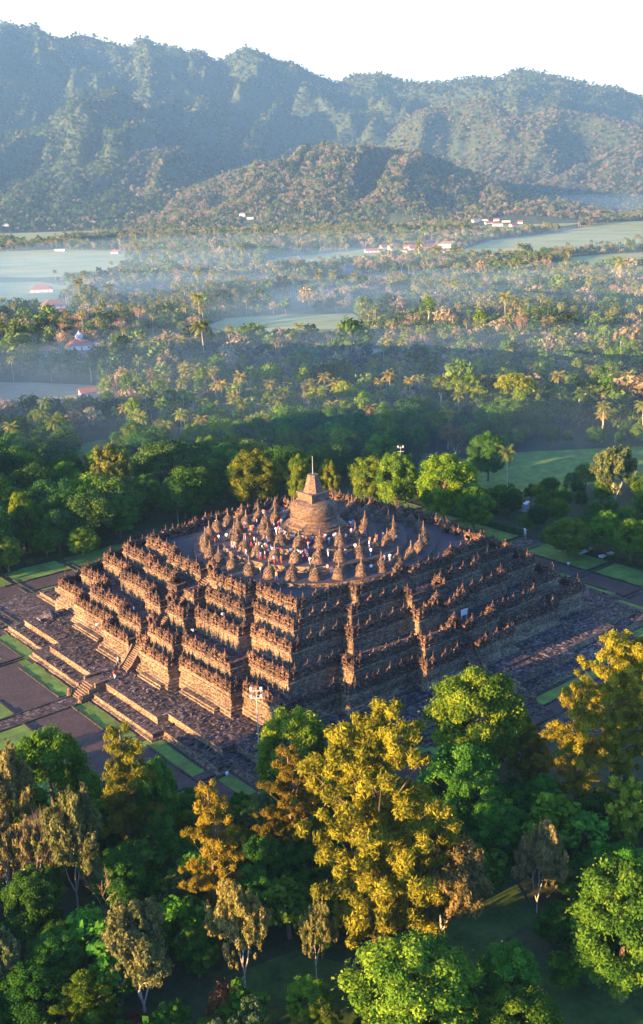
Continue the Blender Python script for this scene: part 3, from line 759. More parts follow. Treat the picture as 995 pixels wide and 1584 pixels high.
def make_thin(kind, m, h=14, w=9, bark=None, per=46, nb=26, size=0.24):
    """sparse crown over pale forking limbs"""
    bark = bark or M_BARKP; mb = MB(); C = []
    mb.tube([(0, 0, -0.3), (0.1, 0.05, h * 0.14), (0.05, 0.1, h * 0.18)], [h * 0.017, h * 0.015, h * 0.012], 6)
    def grow(p, d, L, r, lev):
        q = p + d * L; m_ = p.lerp(q, 0.5) + Vector(RNG.normal(size=3) * L * 0.06)
        mb.tube([p, m_, q], [r, r * 0.8, r * 0.6], 5 if lev < 2 else 3)
        if lev >= 1: C.append(tuple(q)); C.append(tuple(m_))
        if lev >= 4: return
        for _ in range(3 if lev < 3 else 2):
            dd = (d + Vector(RNG.normal(size=3)) * 0.48); dd.z = abs(dd.z) * 0.8 + 0.12
            hx = hypot(q.x, q.y)
            if hx > w * 0.42: dd.x -= q.x / hx * 0.6; dd.y -= q.y / hx * 0.6
            grow(q, dd.normalized(), L * random.uniform(0.62, 0.82), r * 0.6, lev + 1)
    for k in range(3):
        a = k * 2.1 + random.random(); grow(Vector((0.05, 0.1, h * 0.17)), Vector((cos(a) * 0.5, sin(a) * 0.5, 1)).normalized(), h * 0.27, h * 0.011, 0)
    C = np.array(C); C = C[C[:, 2] < h * 1.05]
    zmax = C[:, 2].max()
    E = ell(46, np.ptp(C[:, 0]) * 0.46, zmax * 0.36, zmax * 0.60, -0.9, 0.35)
    E = np.clip(E, None, zmax); C = np.concatenate([C, E])
    R = np.ones((len(C), 3)) * 0.075 * w * (0.6 + 0.8 * RNG.random(len(C)))[:, None]
    cm = crown_mesh(kind + '_crown', [leaves(C, R, per, size, 0.55, shell=0.1)], m)
    add_proto(kind, mb.mesh(kind + '_trunk', [bark]), cm, zmax, max(np.ptp(C[:, 0]), np.ptp(C[:, 1])) + 0.5)
def make_umbrella(kind, m, h=14, w=20, cl=80, per=90, flat=0.16, size=0.35, bark=None):
    a = RNG.random(cl) * 2 * pi; rr = np.sqrt(RNG.random(cl)) * w / 2 * 0.9
    C = np.stack([rr * np.cos(a), rr * np.sin(a), h * (0.96 - flat * 1.5 * (rr / (w / 2)) ** 2) - RNG.random(cl) * h * 0.12], -1)
    R = np.ones((cl, 3)) * w * 0.085 * np.array([1, 1, 0.42]) * (0.7 + 0.6 * RNG.random(cl))[:, None]
    cm = crown_mesh(kind + '_crown', [leaves(C, R, per, size, 0.5)], m)
    tips = [(*(C[i] - np.array([0, 0, 0.4])), 0.13) for i in range(0, cl, max(1, cl // 14))]
    add_proto(kind, trunk_mesh(kind + '_trunk', h * 0.62, h * 0.026, tips, bark or M_BARK, fork=0.35), cm, h, w)
def make_palm(kind, m, h=13, nf=17, L=3.6, seg=6):
    V = []; F = []; lf = []; lean = (random.uniform(-.06, .06), random.uniform(-.06, .06)); top = Vector((lean[0] * h, lean[1] * h, h - 0.3))
    for i in range(nf):
        a = 2.4 * i; e = 1.15 - 1.75 * (i / nf); ll = L * random.uniform(0.85, 1.1); tone = 0.25 + 0.5 * random.random() + (0.25 if i / nf > 0.8 else 0)
        p = top.copy(); d = Vector((cos(a) * cos(e), sin(a) * cos(e), sin(e))); pts = [p.copy()]
        for s in range(seg):
            d.z -= 0.30 * (s + 1) / seg * 1.6; d.normalize(); p = p + d * ll / seg; pts.append(p.copy())
        side = Vector((-sin(a), cos(a), 0))
        for s in range(seg):
            wd0 = 0.75 * sin(pi * min(1, (s + 0.4) / seg)) + 0.1; wd1 = 0.75 * sin(pi * min(1, (s + 1.4) / seg)) + 0.04 if s < seg - 1 else 0.05
            for sg in (-1, 1):
                for q in range(3):                            # leaflets hang with gaps between them
                    f0, f1 = q / 3, (q + 0.68) / 3
                    A = pts[s].lerp(pts[s + 1], f0); B = pts[s].lerp(pts[s + 1], f1); wd = wd0 + (wd1 - wd0) * f0
                    o = len(V)
                    off = side * sg * wd + d * 0.22 + Vector((0, 0, -0.42 * wd - random.random() * 0.12))
                    V += [A, B, B + off * 0.95, A + off]; F.append((o, o + 1, o + 2, o + 3)); lf.append(min(1, max(0, tone + random.uniform(-.2, .2))))
    cm = npmesh(kind + '_crown', np.array([tuple(v) for v in V]), np.array(F), [m], leaf=lf)
    mb = MB(); mb.tube([(lean[0] * h * t ** 1.3, lean[1] * h * t ** 1.3, h * t - 0.3) for t in (0, .1, .3, .6, 1)], [0.26, 0.17, 0.14, 0.12, 0.11], 5)
    add_proto(kind, mb.mesh(kind + '_trunk', [M_BARKP]), cm, h + 1.0, 2 * L * 0.9)
def make_bare(kind, h=11, w=8, m=None):
    mb = MB(); n0 = 4
    tw = MB()
    def grow(p, d, L, r, lev):
        q = p + d * L; (mb if lev < 2 else tw).tube([p, q], [r, r * 0.55], 3)
        if lev >= 4: return
        for _ in range(3):
            dd = d + Vector(RNG.normal(size=3)) * 0.36; dd.z = abs(dd.z) * 0.9 + 0.15; grow(q, dd.normalized(), L * random.uniform(0.6, 0.8), r * 0.62, lev + 1)
    mb.tube([(0, 0, -.3), (0, 0, h * 0.22)], [0.18, 0.14], 5)
    for k in range(4):
        a = k * 1.57 + random.random(); grow(Vector((0, 0, h * 0.2)), Vector((cos(a) * .4, sin(a) * .4, 1)).normalized(), h * 0.27, 0.09, 0)
    V = np.array([tuple(v) for v in tw.V])
    cm = npmesh(kind + '_crown', V, tw.F, [M_TWIG])
    add_proto(kind, mb.mesh(kind + '_trunk', [M_BARKP]), cm, V[:, 2].max(), np.ptp(V[:, 0]))

for _ in range(3): make_round('broadleaf_tree', L_GREEN, 12, 10, 60, 120, 0.27)
for _ in range(2): make_round('dense_tree', L_DARK, 12, 11, 70, 120, 0.27, cr=0.15)
for _ in range(3): make_round('leafy_tree', L_GREEN, 13, 11, 135, 330, 0.165, cz=0.55, rzf=0.46, cr=0.085, inner=0.6, lo=-0.8)
for _ in range(2): make_round('big_leaf_tree', L_GREEN, 11, 7, 40, 38, 0.42, cz=0.6, rzf=0.42, cr=0.13, inner=0.3, asp=0.7, droop=0.3)
for _ in range(3): make_casuarina('casuarina', L_GOLD, 28, 11, 60, 150)
make_casuarina('casuarina_wide', L_GOLD, 28, 19, 190, 110, 0.5); make_casuarina('casuarina_wide', L_GOLD, 26, 17, 100, 150, 0.55)
for _ in range(3): make_thin('thin_tree', L_TAN)
for _ in range(2): make_umbrella('umbrella_tree', L_GREEN)
for _ in range(2): make_umbrella('rain_tree', L_DARK, 13, 24, 130, 110, 0.3)
for _ in range(4): make_palm('palm_tree', L_PALM)
for _ in range(2): make_bare('bare_tree')
for _ in range(2): make_round('slender_tree', L_GREEN, 14, 5.5, 26, 80, 0.27, cz=0.72, rzf=0.25, cr=0.2, bark=M_BARKP)
make_round('shrub', L_GREEN, 3, 3.6, 22, 90, 0.16, cz=0.45, rzf=0.5, cr=0.2)
make_round('red_shrub', L_RED, 3, 3.6, 20, 70, 0.2, cz=0.5, rzf=0.55, cr=0.16, asp=0.3)
# plainer crowns for far away
for _ in range(4): make_round('far_tree', L_FG, 11, 9.5, 22, 20, 0.75, cr=0.2)
for _ in range(3): make_round('far_dark', L_FD, 12, 10, 22, 20, 0.8, cr=0.2)
for _ in range(2): make_round('far_tan', L_FT, 11, 9, 18, 14, 0.7, cr=0.2)

def put_tree(kind, x, y, h, wd, label, group=None, color=None, name=None, var=None, z=0.0, cat='tree', rz=None):
    tr, cr, ph, pw = PROTO[kind][(var if var is not None else random.randrange(99)) % len(PROTO[kind])]
    o = link(name or kind, None, None, (x, y, z)); s = wd / pw
    o.rotation_euler = (0, 0, random.random() * 6.28 if rz is None else rz); o.scale = (s, s, h / ph)
    tag(o, label, cat, group)
    t = link('trunk', tr, o); c = link('crown', cr, o)
    if color: c.color = (*color, 1)
    return o
def tree_px(kind, bx, by, ty, wpx, label, **kw):
    """base pixel, top pixel row and crown width in the photograph"""
    g = gp(bx, by); d0 = pj(g)[2]; lo, hi = 0.5, 60
    for _ in range(40):
        m_ = (lo + hi) / 2
        if pj((g[0], g[1], m_))[1] > ty: lo = m_
        else: hi = m_
    return put_tree(kind, g[0], g[1], lo, wpx * d0 / FPX * 1.0, label, **kw)

GO = (1.0, 1.0, 1.0)
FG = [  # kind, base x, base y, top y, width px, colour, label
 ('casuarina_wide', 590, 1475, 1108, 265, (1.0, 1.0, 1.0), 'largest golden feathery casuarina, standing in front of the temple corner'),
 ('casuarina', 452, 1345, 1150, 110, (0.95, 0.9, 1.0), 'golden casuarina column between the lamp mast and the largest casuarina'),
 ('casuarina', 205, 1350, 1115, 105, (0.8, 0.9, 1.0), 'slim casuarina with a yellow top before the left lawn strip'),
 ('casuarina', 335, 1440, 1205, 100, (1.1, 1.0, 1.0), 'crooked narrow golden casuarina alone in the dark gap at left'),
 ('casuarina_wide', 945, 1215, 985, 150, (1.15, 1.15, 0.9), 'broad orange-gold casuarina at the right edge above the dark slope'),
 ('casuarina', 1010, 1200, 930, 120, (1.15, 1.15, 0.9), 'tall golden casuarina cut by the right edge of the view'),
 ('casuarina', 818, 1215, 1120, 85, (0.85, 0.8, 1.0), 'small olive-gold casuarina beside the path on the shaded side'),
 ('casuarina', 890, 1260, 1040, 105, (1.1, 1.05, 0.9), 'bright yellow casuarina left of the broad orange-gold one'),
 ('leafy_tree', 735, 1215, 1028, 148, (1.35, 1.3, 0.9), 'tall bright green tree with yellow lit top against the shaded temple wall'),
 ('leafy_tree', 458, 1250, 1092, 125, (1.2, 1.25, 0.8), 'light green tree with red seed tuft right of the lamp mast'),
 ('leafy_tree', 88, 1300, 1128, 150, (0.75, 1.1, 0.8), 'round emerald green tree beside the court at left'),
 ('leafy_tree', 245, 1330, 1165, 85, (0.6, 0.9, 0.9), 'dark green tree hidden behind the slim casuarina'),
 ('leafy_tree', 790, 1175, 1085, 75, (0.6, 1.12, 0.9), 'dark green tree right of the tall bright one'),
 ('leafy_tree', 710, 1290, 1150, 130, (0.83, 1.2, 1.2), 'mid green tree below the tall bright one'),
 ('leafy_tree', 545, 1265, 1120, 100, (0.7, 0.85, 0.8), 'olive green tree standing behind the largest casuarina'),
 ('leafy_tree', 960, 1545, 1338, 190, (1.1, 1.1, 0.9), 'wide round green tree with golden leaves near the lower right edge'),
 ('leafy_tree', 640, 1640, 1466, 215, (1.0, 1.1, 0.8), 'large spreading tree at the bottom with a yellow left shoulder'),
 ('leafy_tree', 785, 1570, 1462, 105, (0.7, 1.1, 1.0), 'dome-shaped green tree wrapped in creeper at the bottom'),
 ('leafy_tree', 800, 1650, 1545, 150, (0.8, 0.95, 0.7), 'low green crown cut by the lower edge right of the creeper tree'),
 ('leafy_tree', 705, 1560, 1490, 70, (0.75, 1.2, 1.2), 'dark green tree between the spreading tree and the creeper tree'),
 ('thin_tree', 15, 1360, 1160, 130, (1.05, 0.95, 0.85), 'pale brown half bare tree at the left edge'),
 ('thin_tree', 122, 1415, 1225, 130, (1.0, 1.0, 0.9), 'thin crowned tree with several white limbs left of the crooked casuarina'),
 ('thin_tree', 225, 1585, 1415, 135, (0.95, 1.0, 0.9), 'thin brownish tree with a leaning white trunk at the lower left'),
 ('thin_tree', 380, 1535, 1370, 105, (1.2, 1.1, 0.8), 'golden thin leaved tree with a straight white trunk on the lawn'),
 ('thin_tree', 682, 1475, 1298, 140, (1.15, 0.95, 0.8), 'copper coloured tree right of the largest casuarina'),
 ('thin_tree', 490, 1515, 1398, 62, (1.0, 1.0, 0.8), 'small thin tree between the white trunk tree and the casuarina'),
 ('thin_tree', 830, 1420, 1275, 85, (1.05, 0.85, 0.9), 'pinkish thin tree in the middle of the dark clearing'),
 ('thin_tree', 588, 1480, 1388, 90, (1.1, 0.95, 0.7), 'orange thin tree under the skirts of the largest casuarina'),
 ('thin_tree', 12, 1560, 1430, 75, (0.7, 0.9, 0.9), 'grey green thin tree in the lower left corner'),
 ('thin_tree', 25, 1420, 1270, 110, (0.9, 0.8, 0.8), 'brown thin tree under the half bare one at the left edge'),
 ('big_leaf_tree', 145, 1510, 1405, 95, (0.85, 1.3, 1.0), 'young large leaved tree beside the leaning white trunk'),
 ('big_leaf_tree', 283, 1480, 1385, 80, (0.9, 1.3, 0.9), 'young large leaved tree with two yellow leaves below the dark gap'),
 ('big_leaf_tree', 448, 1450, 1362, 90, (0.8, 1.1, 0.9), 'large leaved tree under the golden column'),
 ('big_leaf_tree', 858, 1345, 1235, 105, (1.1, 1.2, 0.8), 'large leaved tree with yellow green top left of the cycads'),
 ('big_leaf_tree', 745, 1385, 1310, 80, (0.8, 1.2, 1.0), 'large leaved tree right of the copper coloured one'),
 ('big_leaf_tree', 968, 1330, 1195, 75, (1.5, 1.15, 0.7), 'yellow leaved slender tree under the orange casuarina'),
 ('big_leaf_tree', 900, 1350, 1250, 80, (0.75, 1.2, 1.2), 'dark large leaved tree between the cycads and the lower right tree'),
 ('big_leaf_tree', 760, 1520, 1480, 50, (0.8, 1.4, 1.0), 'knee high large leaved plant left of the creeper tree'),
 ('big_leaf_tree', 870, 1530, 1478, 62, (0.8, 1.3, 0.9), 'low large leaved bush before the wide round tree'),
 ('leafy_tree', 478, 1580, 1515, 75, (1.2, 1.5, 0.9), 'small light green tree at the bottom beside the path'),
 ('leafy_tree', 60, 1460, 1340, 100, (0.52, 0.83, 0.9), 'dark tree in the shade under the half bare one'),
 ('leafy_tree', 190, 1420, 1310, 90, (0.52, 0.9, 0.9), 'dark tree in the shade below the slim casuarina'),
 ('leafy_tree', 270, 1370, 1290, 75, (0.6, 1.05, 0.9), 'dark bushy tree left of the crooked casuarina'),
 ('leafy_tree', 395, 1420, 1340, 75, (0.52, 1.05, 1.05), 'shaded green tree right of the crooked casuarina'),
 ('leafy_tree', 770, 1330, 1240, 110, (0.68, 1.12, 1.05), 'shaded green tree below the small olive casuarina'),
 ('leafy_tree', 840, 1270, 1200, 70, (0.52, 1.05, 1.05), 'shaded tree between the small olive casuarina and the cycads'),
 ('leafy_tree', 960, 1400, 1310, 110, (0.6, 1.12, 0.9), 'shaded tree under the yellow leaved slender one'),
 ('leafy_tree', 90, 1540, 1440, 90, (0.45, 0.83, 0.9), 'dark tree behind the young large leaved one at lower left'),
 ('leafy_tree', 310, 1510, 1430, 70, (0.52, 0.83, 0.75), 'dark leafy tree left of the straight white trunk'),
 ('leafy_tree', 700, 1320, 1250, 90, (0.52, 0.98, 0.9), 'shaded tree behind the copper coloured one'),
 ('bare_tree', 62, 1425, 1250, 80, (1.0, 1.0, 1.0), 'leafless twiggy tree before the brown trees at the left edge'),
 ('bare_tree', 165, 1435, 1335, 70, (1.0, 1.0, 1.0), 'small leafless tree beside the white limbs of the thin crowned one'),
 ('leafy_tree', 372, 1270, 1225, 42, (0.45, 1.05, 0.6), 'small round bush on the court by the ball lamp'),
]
for kind, bx, by, ty, wpx, colr, lab in FG:
    tree_px(kind, bx, by, ty, wpx, lab, color=colr, name={'casuarina_wide': 'casuarina_tree', 'casuarina': 'casuarina_tree', 'leafy_tree': 'leafy_tree', 'thin_tree': 'thin_tree', 'big_leaf_tree': 'large_leaf_tree', 'bare_tree': 'bare_tree'}[kind])
FGP = [(gp(bx, by)[0], gp(bx, by)[1]) for k_, bx, by, *_ in FG]
nf = 0
for _ in range(6000):
    px, py = random.uniform(-260, 1160), random.uniform(1270, 1700)
    if (380 < px < 480 and py > 1470) or (640 < px < 860 and 1330 < py < 1500) or (830 < px and py > 1500) or (px < 430 and px > 250 and 1490 < py < 1600): continue
    g = gp(px, py)
    if max(abs(g[0]), abs(g[1])) < 72 and -g[0] - g[1] < 98: continue
    if any((g[0] - a) ** 2 + (g[1] - b) ** 2 < 4.3 ** 2 for a, b in FGP): continue
    FGP.append((g[0], g[1])); nf += 1
    h = random.uniform(4.5, 9.0)
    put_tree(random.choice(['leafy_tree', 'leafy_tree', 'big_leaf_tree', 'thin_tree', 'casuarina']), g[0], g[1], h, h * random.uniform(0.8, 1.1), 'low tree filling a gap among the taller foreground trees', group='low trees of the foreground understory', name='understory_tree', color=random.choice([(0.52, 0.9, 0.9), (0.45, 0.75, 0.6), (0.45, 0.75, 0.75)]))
    if nf > 165: break
for bx, by, ty, wpx, lab in ((345, 1592, 1530, 60, 'red spiky shrub at the bottom edge'), (120, 1600, 1558, 110, 'red and yellow shrub in the bottom left corner'), (215, 1602, 1572, 40, 'orange shrub right of the red and yellow one'), (392, 1302, 1268, 22, 'red flowering shrub beside the golden column')):
    tree_px('red_shrub', bx, by, ty, wpx, lab, name='shrub', cat='shrub')
# cycads
def cycad():
    V = []; F = []; lf = []
    for i in range(16):
        a = 2.4 * i; e = 1.25 - 0.9 * (i / 16); p = Vector((0, 0, 0.5)); d = Vector((cos(a) * cos(e), sin(a) * cos(e), sin(e))); side = Vector((-sin(a), cos(a), 0))
        for s in range(6):
            q = p + d * 0.75; wd = 0.5 * sin(pi * (s + 0.7) / 6.6); o = len(V)
            V += [p, q, q + side * wd, p + side * wd, q - side * wd, p - side * wd]; F += [(o, o + 1, o + 2, o + 3), (o, o + 1, o + 4, o + 5)]; lf += [random.random()] * 2
            p = q; d.z -= 0.14; d.normalize()
    cm = npmesh('cycad_crown', np.array([tuple(v) for v in V]), np.array(F), [L_DARK], leaf=lf)
    mb = MB(); mb.tube([(0, 0, -0.2), (0, 0, 0.6)], [0.35, 0.3], 7); add_proto('cycad', mb.mesh('cycad_trunk', [M_BARK]), cm, 4.5, 7)
cycad()
for bx, by, ty, wpx, lab in ((898, 1270, 1222, 60, 'cycad with stiff grey green fronds, left one of the pair'), (928, 1275, 1218, 62, 'cycad with stiff grey green fronds, right one of the pair')):
    tree_px('cycad', bx, by, ty, wpx, lab, name='cycad', cat='cycad', color=(1.1, 1.5, 1.8), group='cycads on the shaded slope')

# named trees behind the temple
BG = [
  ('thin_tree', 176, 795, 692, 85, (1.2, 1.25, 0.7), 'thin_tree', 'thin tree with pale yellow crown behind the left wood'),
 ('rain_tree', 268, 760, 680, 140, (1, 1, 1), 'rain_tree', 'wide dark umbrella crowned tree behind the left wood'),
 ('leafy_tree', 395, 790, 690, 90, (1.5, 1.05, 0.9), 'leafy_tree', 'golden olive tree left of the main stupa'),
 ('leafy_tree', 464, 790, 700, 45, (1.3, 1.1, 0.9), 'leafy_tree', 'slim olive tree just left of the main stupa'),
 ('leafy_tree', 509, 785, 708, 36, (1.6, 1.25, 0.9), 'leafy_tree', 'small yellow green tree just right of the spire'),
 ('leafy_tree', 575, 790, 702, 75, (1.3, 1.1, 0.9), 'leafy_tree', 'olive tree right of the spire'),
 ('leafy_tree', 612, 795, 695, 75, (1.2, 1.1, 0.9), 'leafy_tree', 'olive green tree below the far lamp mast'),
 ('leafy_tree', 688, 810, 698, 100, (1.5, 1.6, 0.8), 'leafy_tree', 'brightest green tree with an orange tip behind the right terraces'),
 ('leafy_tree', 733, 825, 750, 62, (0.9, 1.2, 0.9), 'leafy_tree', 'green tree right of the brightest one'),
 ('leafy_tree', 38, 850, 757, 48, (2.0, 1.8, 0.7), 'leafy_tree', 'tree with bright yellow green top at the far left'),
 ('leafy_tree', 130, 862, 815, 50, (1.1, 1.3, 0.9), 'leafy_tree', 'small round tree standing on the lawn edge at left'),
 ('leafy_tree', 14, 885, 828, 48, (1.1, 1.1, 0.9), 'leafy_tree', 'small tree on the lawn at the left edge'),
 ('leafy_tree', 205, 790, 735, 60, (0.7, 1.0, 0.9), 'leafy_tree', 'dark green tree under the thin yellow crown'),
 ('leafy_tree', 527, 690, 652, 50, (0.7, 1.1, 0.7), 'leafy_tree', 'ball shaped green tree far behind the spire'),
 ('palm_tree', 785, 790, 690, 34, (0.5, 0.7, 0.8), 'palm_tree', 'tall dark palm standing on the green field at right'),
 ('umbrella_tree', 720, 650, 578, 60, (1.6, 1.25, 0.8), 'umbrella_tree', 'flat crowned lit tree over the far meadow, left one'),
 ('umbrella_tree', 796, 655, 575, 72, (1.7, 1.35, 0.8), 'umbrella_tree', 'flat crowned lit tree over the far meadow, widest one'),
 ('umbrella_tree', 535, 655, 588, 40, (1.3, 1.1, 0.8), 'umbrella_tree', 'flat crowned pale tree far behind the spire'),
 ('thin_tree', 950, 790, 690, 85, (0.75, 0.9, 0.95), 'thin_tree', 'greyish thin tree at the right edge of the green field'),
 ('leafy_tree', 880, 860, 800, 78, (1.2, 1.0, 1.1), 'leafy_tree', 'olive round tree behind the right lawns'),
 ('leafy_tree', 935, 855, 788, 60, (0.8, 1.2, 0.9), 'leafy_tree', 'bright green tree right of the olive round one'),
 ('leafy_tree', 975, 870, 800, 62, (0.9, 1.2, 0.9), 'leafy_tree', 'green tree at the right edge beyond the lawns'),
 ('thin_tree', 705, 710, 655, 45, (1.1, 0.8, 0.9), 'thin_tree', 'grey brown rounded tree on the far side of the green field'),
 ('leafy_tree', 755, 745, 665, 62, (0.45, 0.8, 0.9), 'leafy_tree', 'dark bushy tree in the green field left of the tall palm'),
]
for kind, bx, by, ty, wpx, colr, nm, lab in BG:
    tree_px(kind, bx, by, ty, wpx, lab, color=colr, name=nm)

# ------------------------------------------------------------------ fields and woods on the plain
def inpoly(x, y, P):
    c = np.zeros(x.shape, bool); n = len(P)
    for i in range(n):
        x0, y0 = P[i]; x1, y1 = P[(i + 1) % n]
        with np.errstate(divide='ignore', invalid='ignore'):
            t = ((y0 > y) != (y1 > y)) & (x < (x1 - x0) * (y - y0) / (y1 - y0 + 1e-12) + x0)
        c ^= t
    return c
FIELDS = [  # polygons in the photograph's pixels, material
 ([(640, 745), (655, 700), (740, 712), (800, 700), (900, 695), (1010, 690), (1080, 700), (1060, 735), (930, 745), (880, 758), (760, 775), (690, 770)], M_LAWN),
 ([(100, 745), (110, 690), (160, 680), (205, 700), (180, 720), (150, 750)], M_LAWN),
 ([(-60, 635), (-60, 590), (60, 592), (165, 597), (150, 615), (60, 628)], M_FALLOW),
 ([(320, 505), (350, 492), (430, 487), (545, 485), (570, 497), (530, 508), (450, 512), (370, 515)], M_FIELD),
 ([(-80, 480), (-80, 440), (60, 436), (110, 444), (90, 462), (30, 480)], M_FIELD),
 ([(-80, 428), (-80, 392), (100, 386), (190, 388), (200, 408), (150, 426), (60, 430)], M_FIELD),
 ([(400, 410), (430, 399), (560, 386), (620, 384), (600, 398), (500, 410)], M_FIELD),
 ([(700, 392), (760, 372), (860, 360), (940, 345), (1100, 335), (1100, 372), (960, 378), (860, 388), (760, 396)], M_FIELD),
 ([(850, 415), (880, 398), (960, 392), (1100, 386), (1100, 408), (960, 412)], M_FIELD),
 ([(-60, 362), (60, 352), (180, 347), (270, 338), (280, 346), (170, 360), (40, 374)], M_FIELD),
 ([(720, 352), (790, 343), (880, 340), (940, 338), (880, 349), (780, 358)], M_FIELD),
 ([(500, 545), (560, 538), (640, 542), (600, 552)], M_FALLOW),
]
FP = []
for px, m_ in FIELDS:
    P = [tuple(gp(x, y)[:2]) for x, y in px]; FP.append(P)
    mb = MB(); mb.add([(x, y, 0.35 if hypot(x - CAM[0], y - CAM[1]) > 900 else 0.06) for x, y in P], [tuple(range(len(P)))])
    struct(link('meadow' if m_ is M_LAWN else 'field', mb.mesh('field', [m_])))

# the worn, uneven surface of the platform: blocks that stand a little proud of their neighbours
_t, _l = foot(T0, -0.5, cut=True), foot(LV[1], 0.5)
mb = MB(); rb = np.random.default_rng(21)
bx_, by_ = rb.uniform(-52, 52, 9000), rb.uniform(-52, 52, 9000)
ok = inpoly(bx_, by_, _t) & ~inpoly(bx_, by_, _l) & ((bx_ < 0) | (by_ < 0))
for X_, Y_ in list(zip(bx_[ok], by_[ok]))[:2600]:
    a_, b_ = random.uniform(.2, .6), random.uniform(.15, .4)
    mb.box(-a_, -b_, 2.35, a_, b_, 2.4 + random.uniform(.03, .16) + (0.0 if Y_ > -41.6 else (0.55 if (abs(X_) < 38 and Y_ > -44) else (0.4 if (abs(X_) < 28 and Y_ > -46.7) else 0))), 0, random.uniform(-.15, .15) + (pi / 2 if random.random() < .5 else 0), (X_, Y_), 0.03)
_o, _i = foot(T0, 2.5, cut=True), foot(T0, 0.4, cut=True)
bx_, by_ = rb.uniform(-56, 56, 9000), rb.uniform(-56, 56, 9000)
ok = inpoly(bx_, by_, _o) & ~inpoly(bx_, by_, _i) & ((bx_ < 0) | (by_ < 0))
for X_, Y_ in list(zip(bx_[ok], by_[ok]))[:900]:
    a_, b_ = random.uniform(.2, .5), random.uniform(.15, .35)
    mb.box(-a_, -b_, 1.05, a_, b_, 1.12 + random.uniform(.05, .25), 0, random.uniform(-.2, .2), (X_, Y_), 0.03)
link('uneven_paving', mb.mesh('uneven_paving', [M_PAVE]), temple)

HOUSES = [  # px x, y (base), width m, depth m, rot, storeys, roof, label
 (40, 549, 15, 10, 0.5, 1, 'hip', 'red roofed white house at the edge of the village at left'),
 (75, 551, 13, 9, 0.2, 1, 'hip', 'red roofed white house second from the left edge'),
 (124, 540, 15, 12, 0.4, 1, 'dome', 'village mosque with red roof and small white dome'),
 (137, 558, 13, 8, 0.9, 1, 'gable', 'pink walled house with red gable roof before the mosque'),
 (170, 545, 15, 8, 0.3, 1, 'gable', 'long red roofed house right of the mosque'),
 (154, 537, 6, 5, 1.2, 1, 'gable', 'small white gabled hut between the mosque and the long house'),
 (82, 477, 18, 13, 0.5, 1, 'hip', 'red roofed house beside the misty field'),
 (90, 492, 18, 9, 0.2, 1, 'flat', 'pale flat roofed house below the one beside the misty field'),
 (65, 452, 22, 13, 0.2, 1, 'hip', 'house standing in the mist on the far field'),
 (166, 432, 22, 9, 0.2, 1, 'gable', 'long pale shed right of the far field'),
 (890, 516, 15, 6, 0.1, 1, 'flat', 'long white flat roof among the palms at right'),
 (728, 532, 5, 4, 0.4, 1, 'gable', 'tiny white hut among the palms'),
 (136, 615, 7, 5, 0.5, 1, 'gable', 'small hut at the edge of the fallow field'),
 (243, 450, 10, 7, 0.3, 1, 'gable', 'white house hidden in the trees above the palm wood'),
]
vill = [(596, 384), (612, 386), (622, 391), (628, 384), (640, 386), (645, 381), (633, 393), (668, 377), (672, 387), (690, 383), (690, 390), (575, 390), (660, 383), (652, 391), (480, 412), (402, 434), (375, 437),
        (735, 343), (748, 341), (757, 346), (768, 341), (770, 350), (783, 343), (795, 350), (805, 345), (375, 334), (388, 338), (125, 340), (142, 343), (185, 328), (200, 329), (230, 325), (215, 330), (10, 351), (95, 388), (180, 392), (520, 352), (540, 420)]
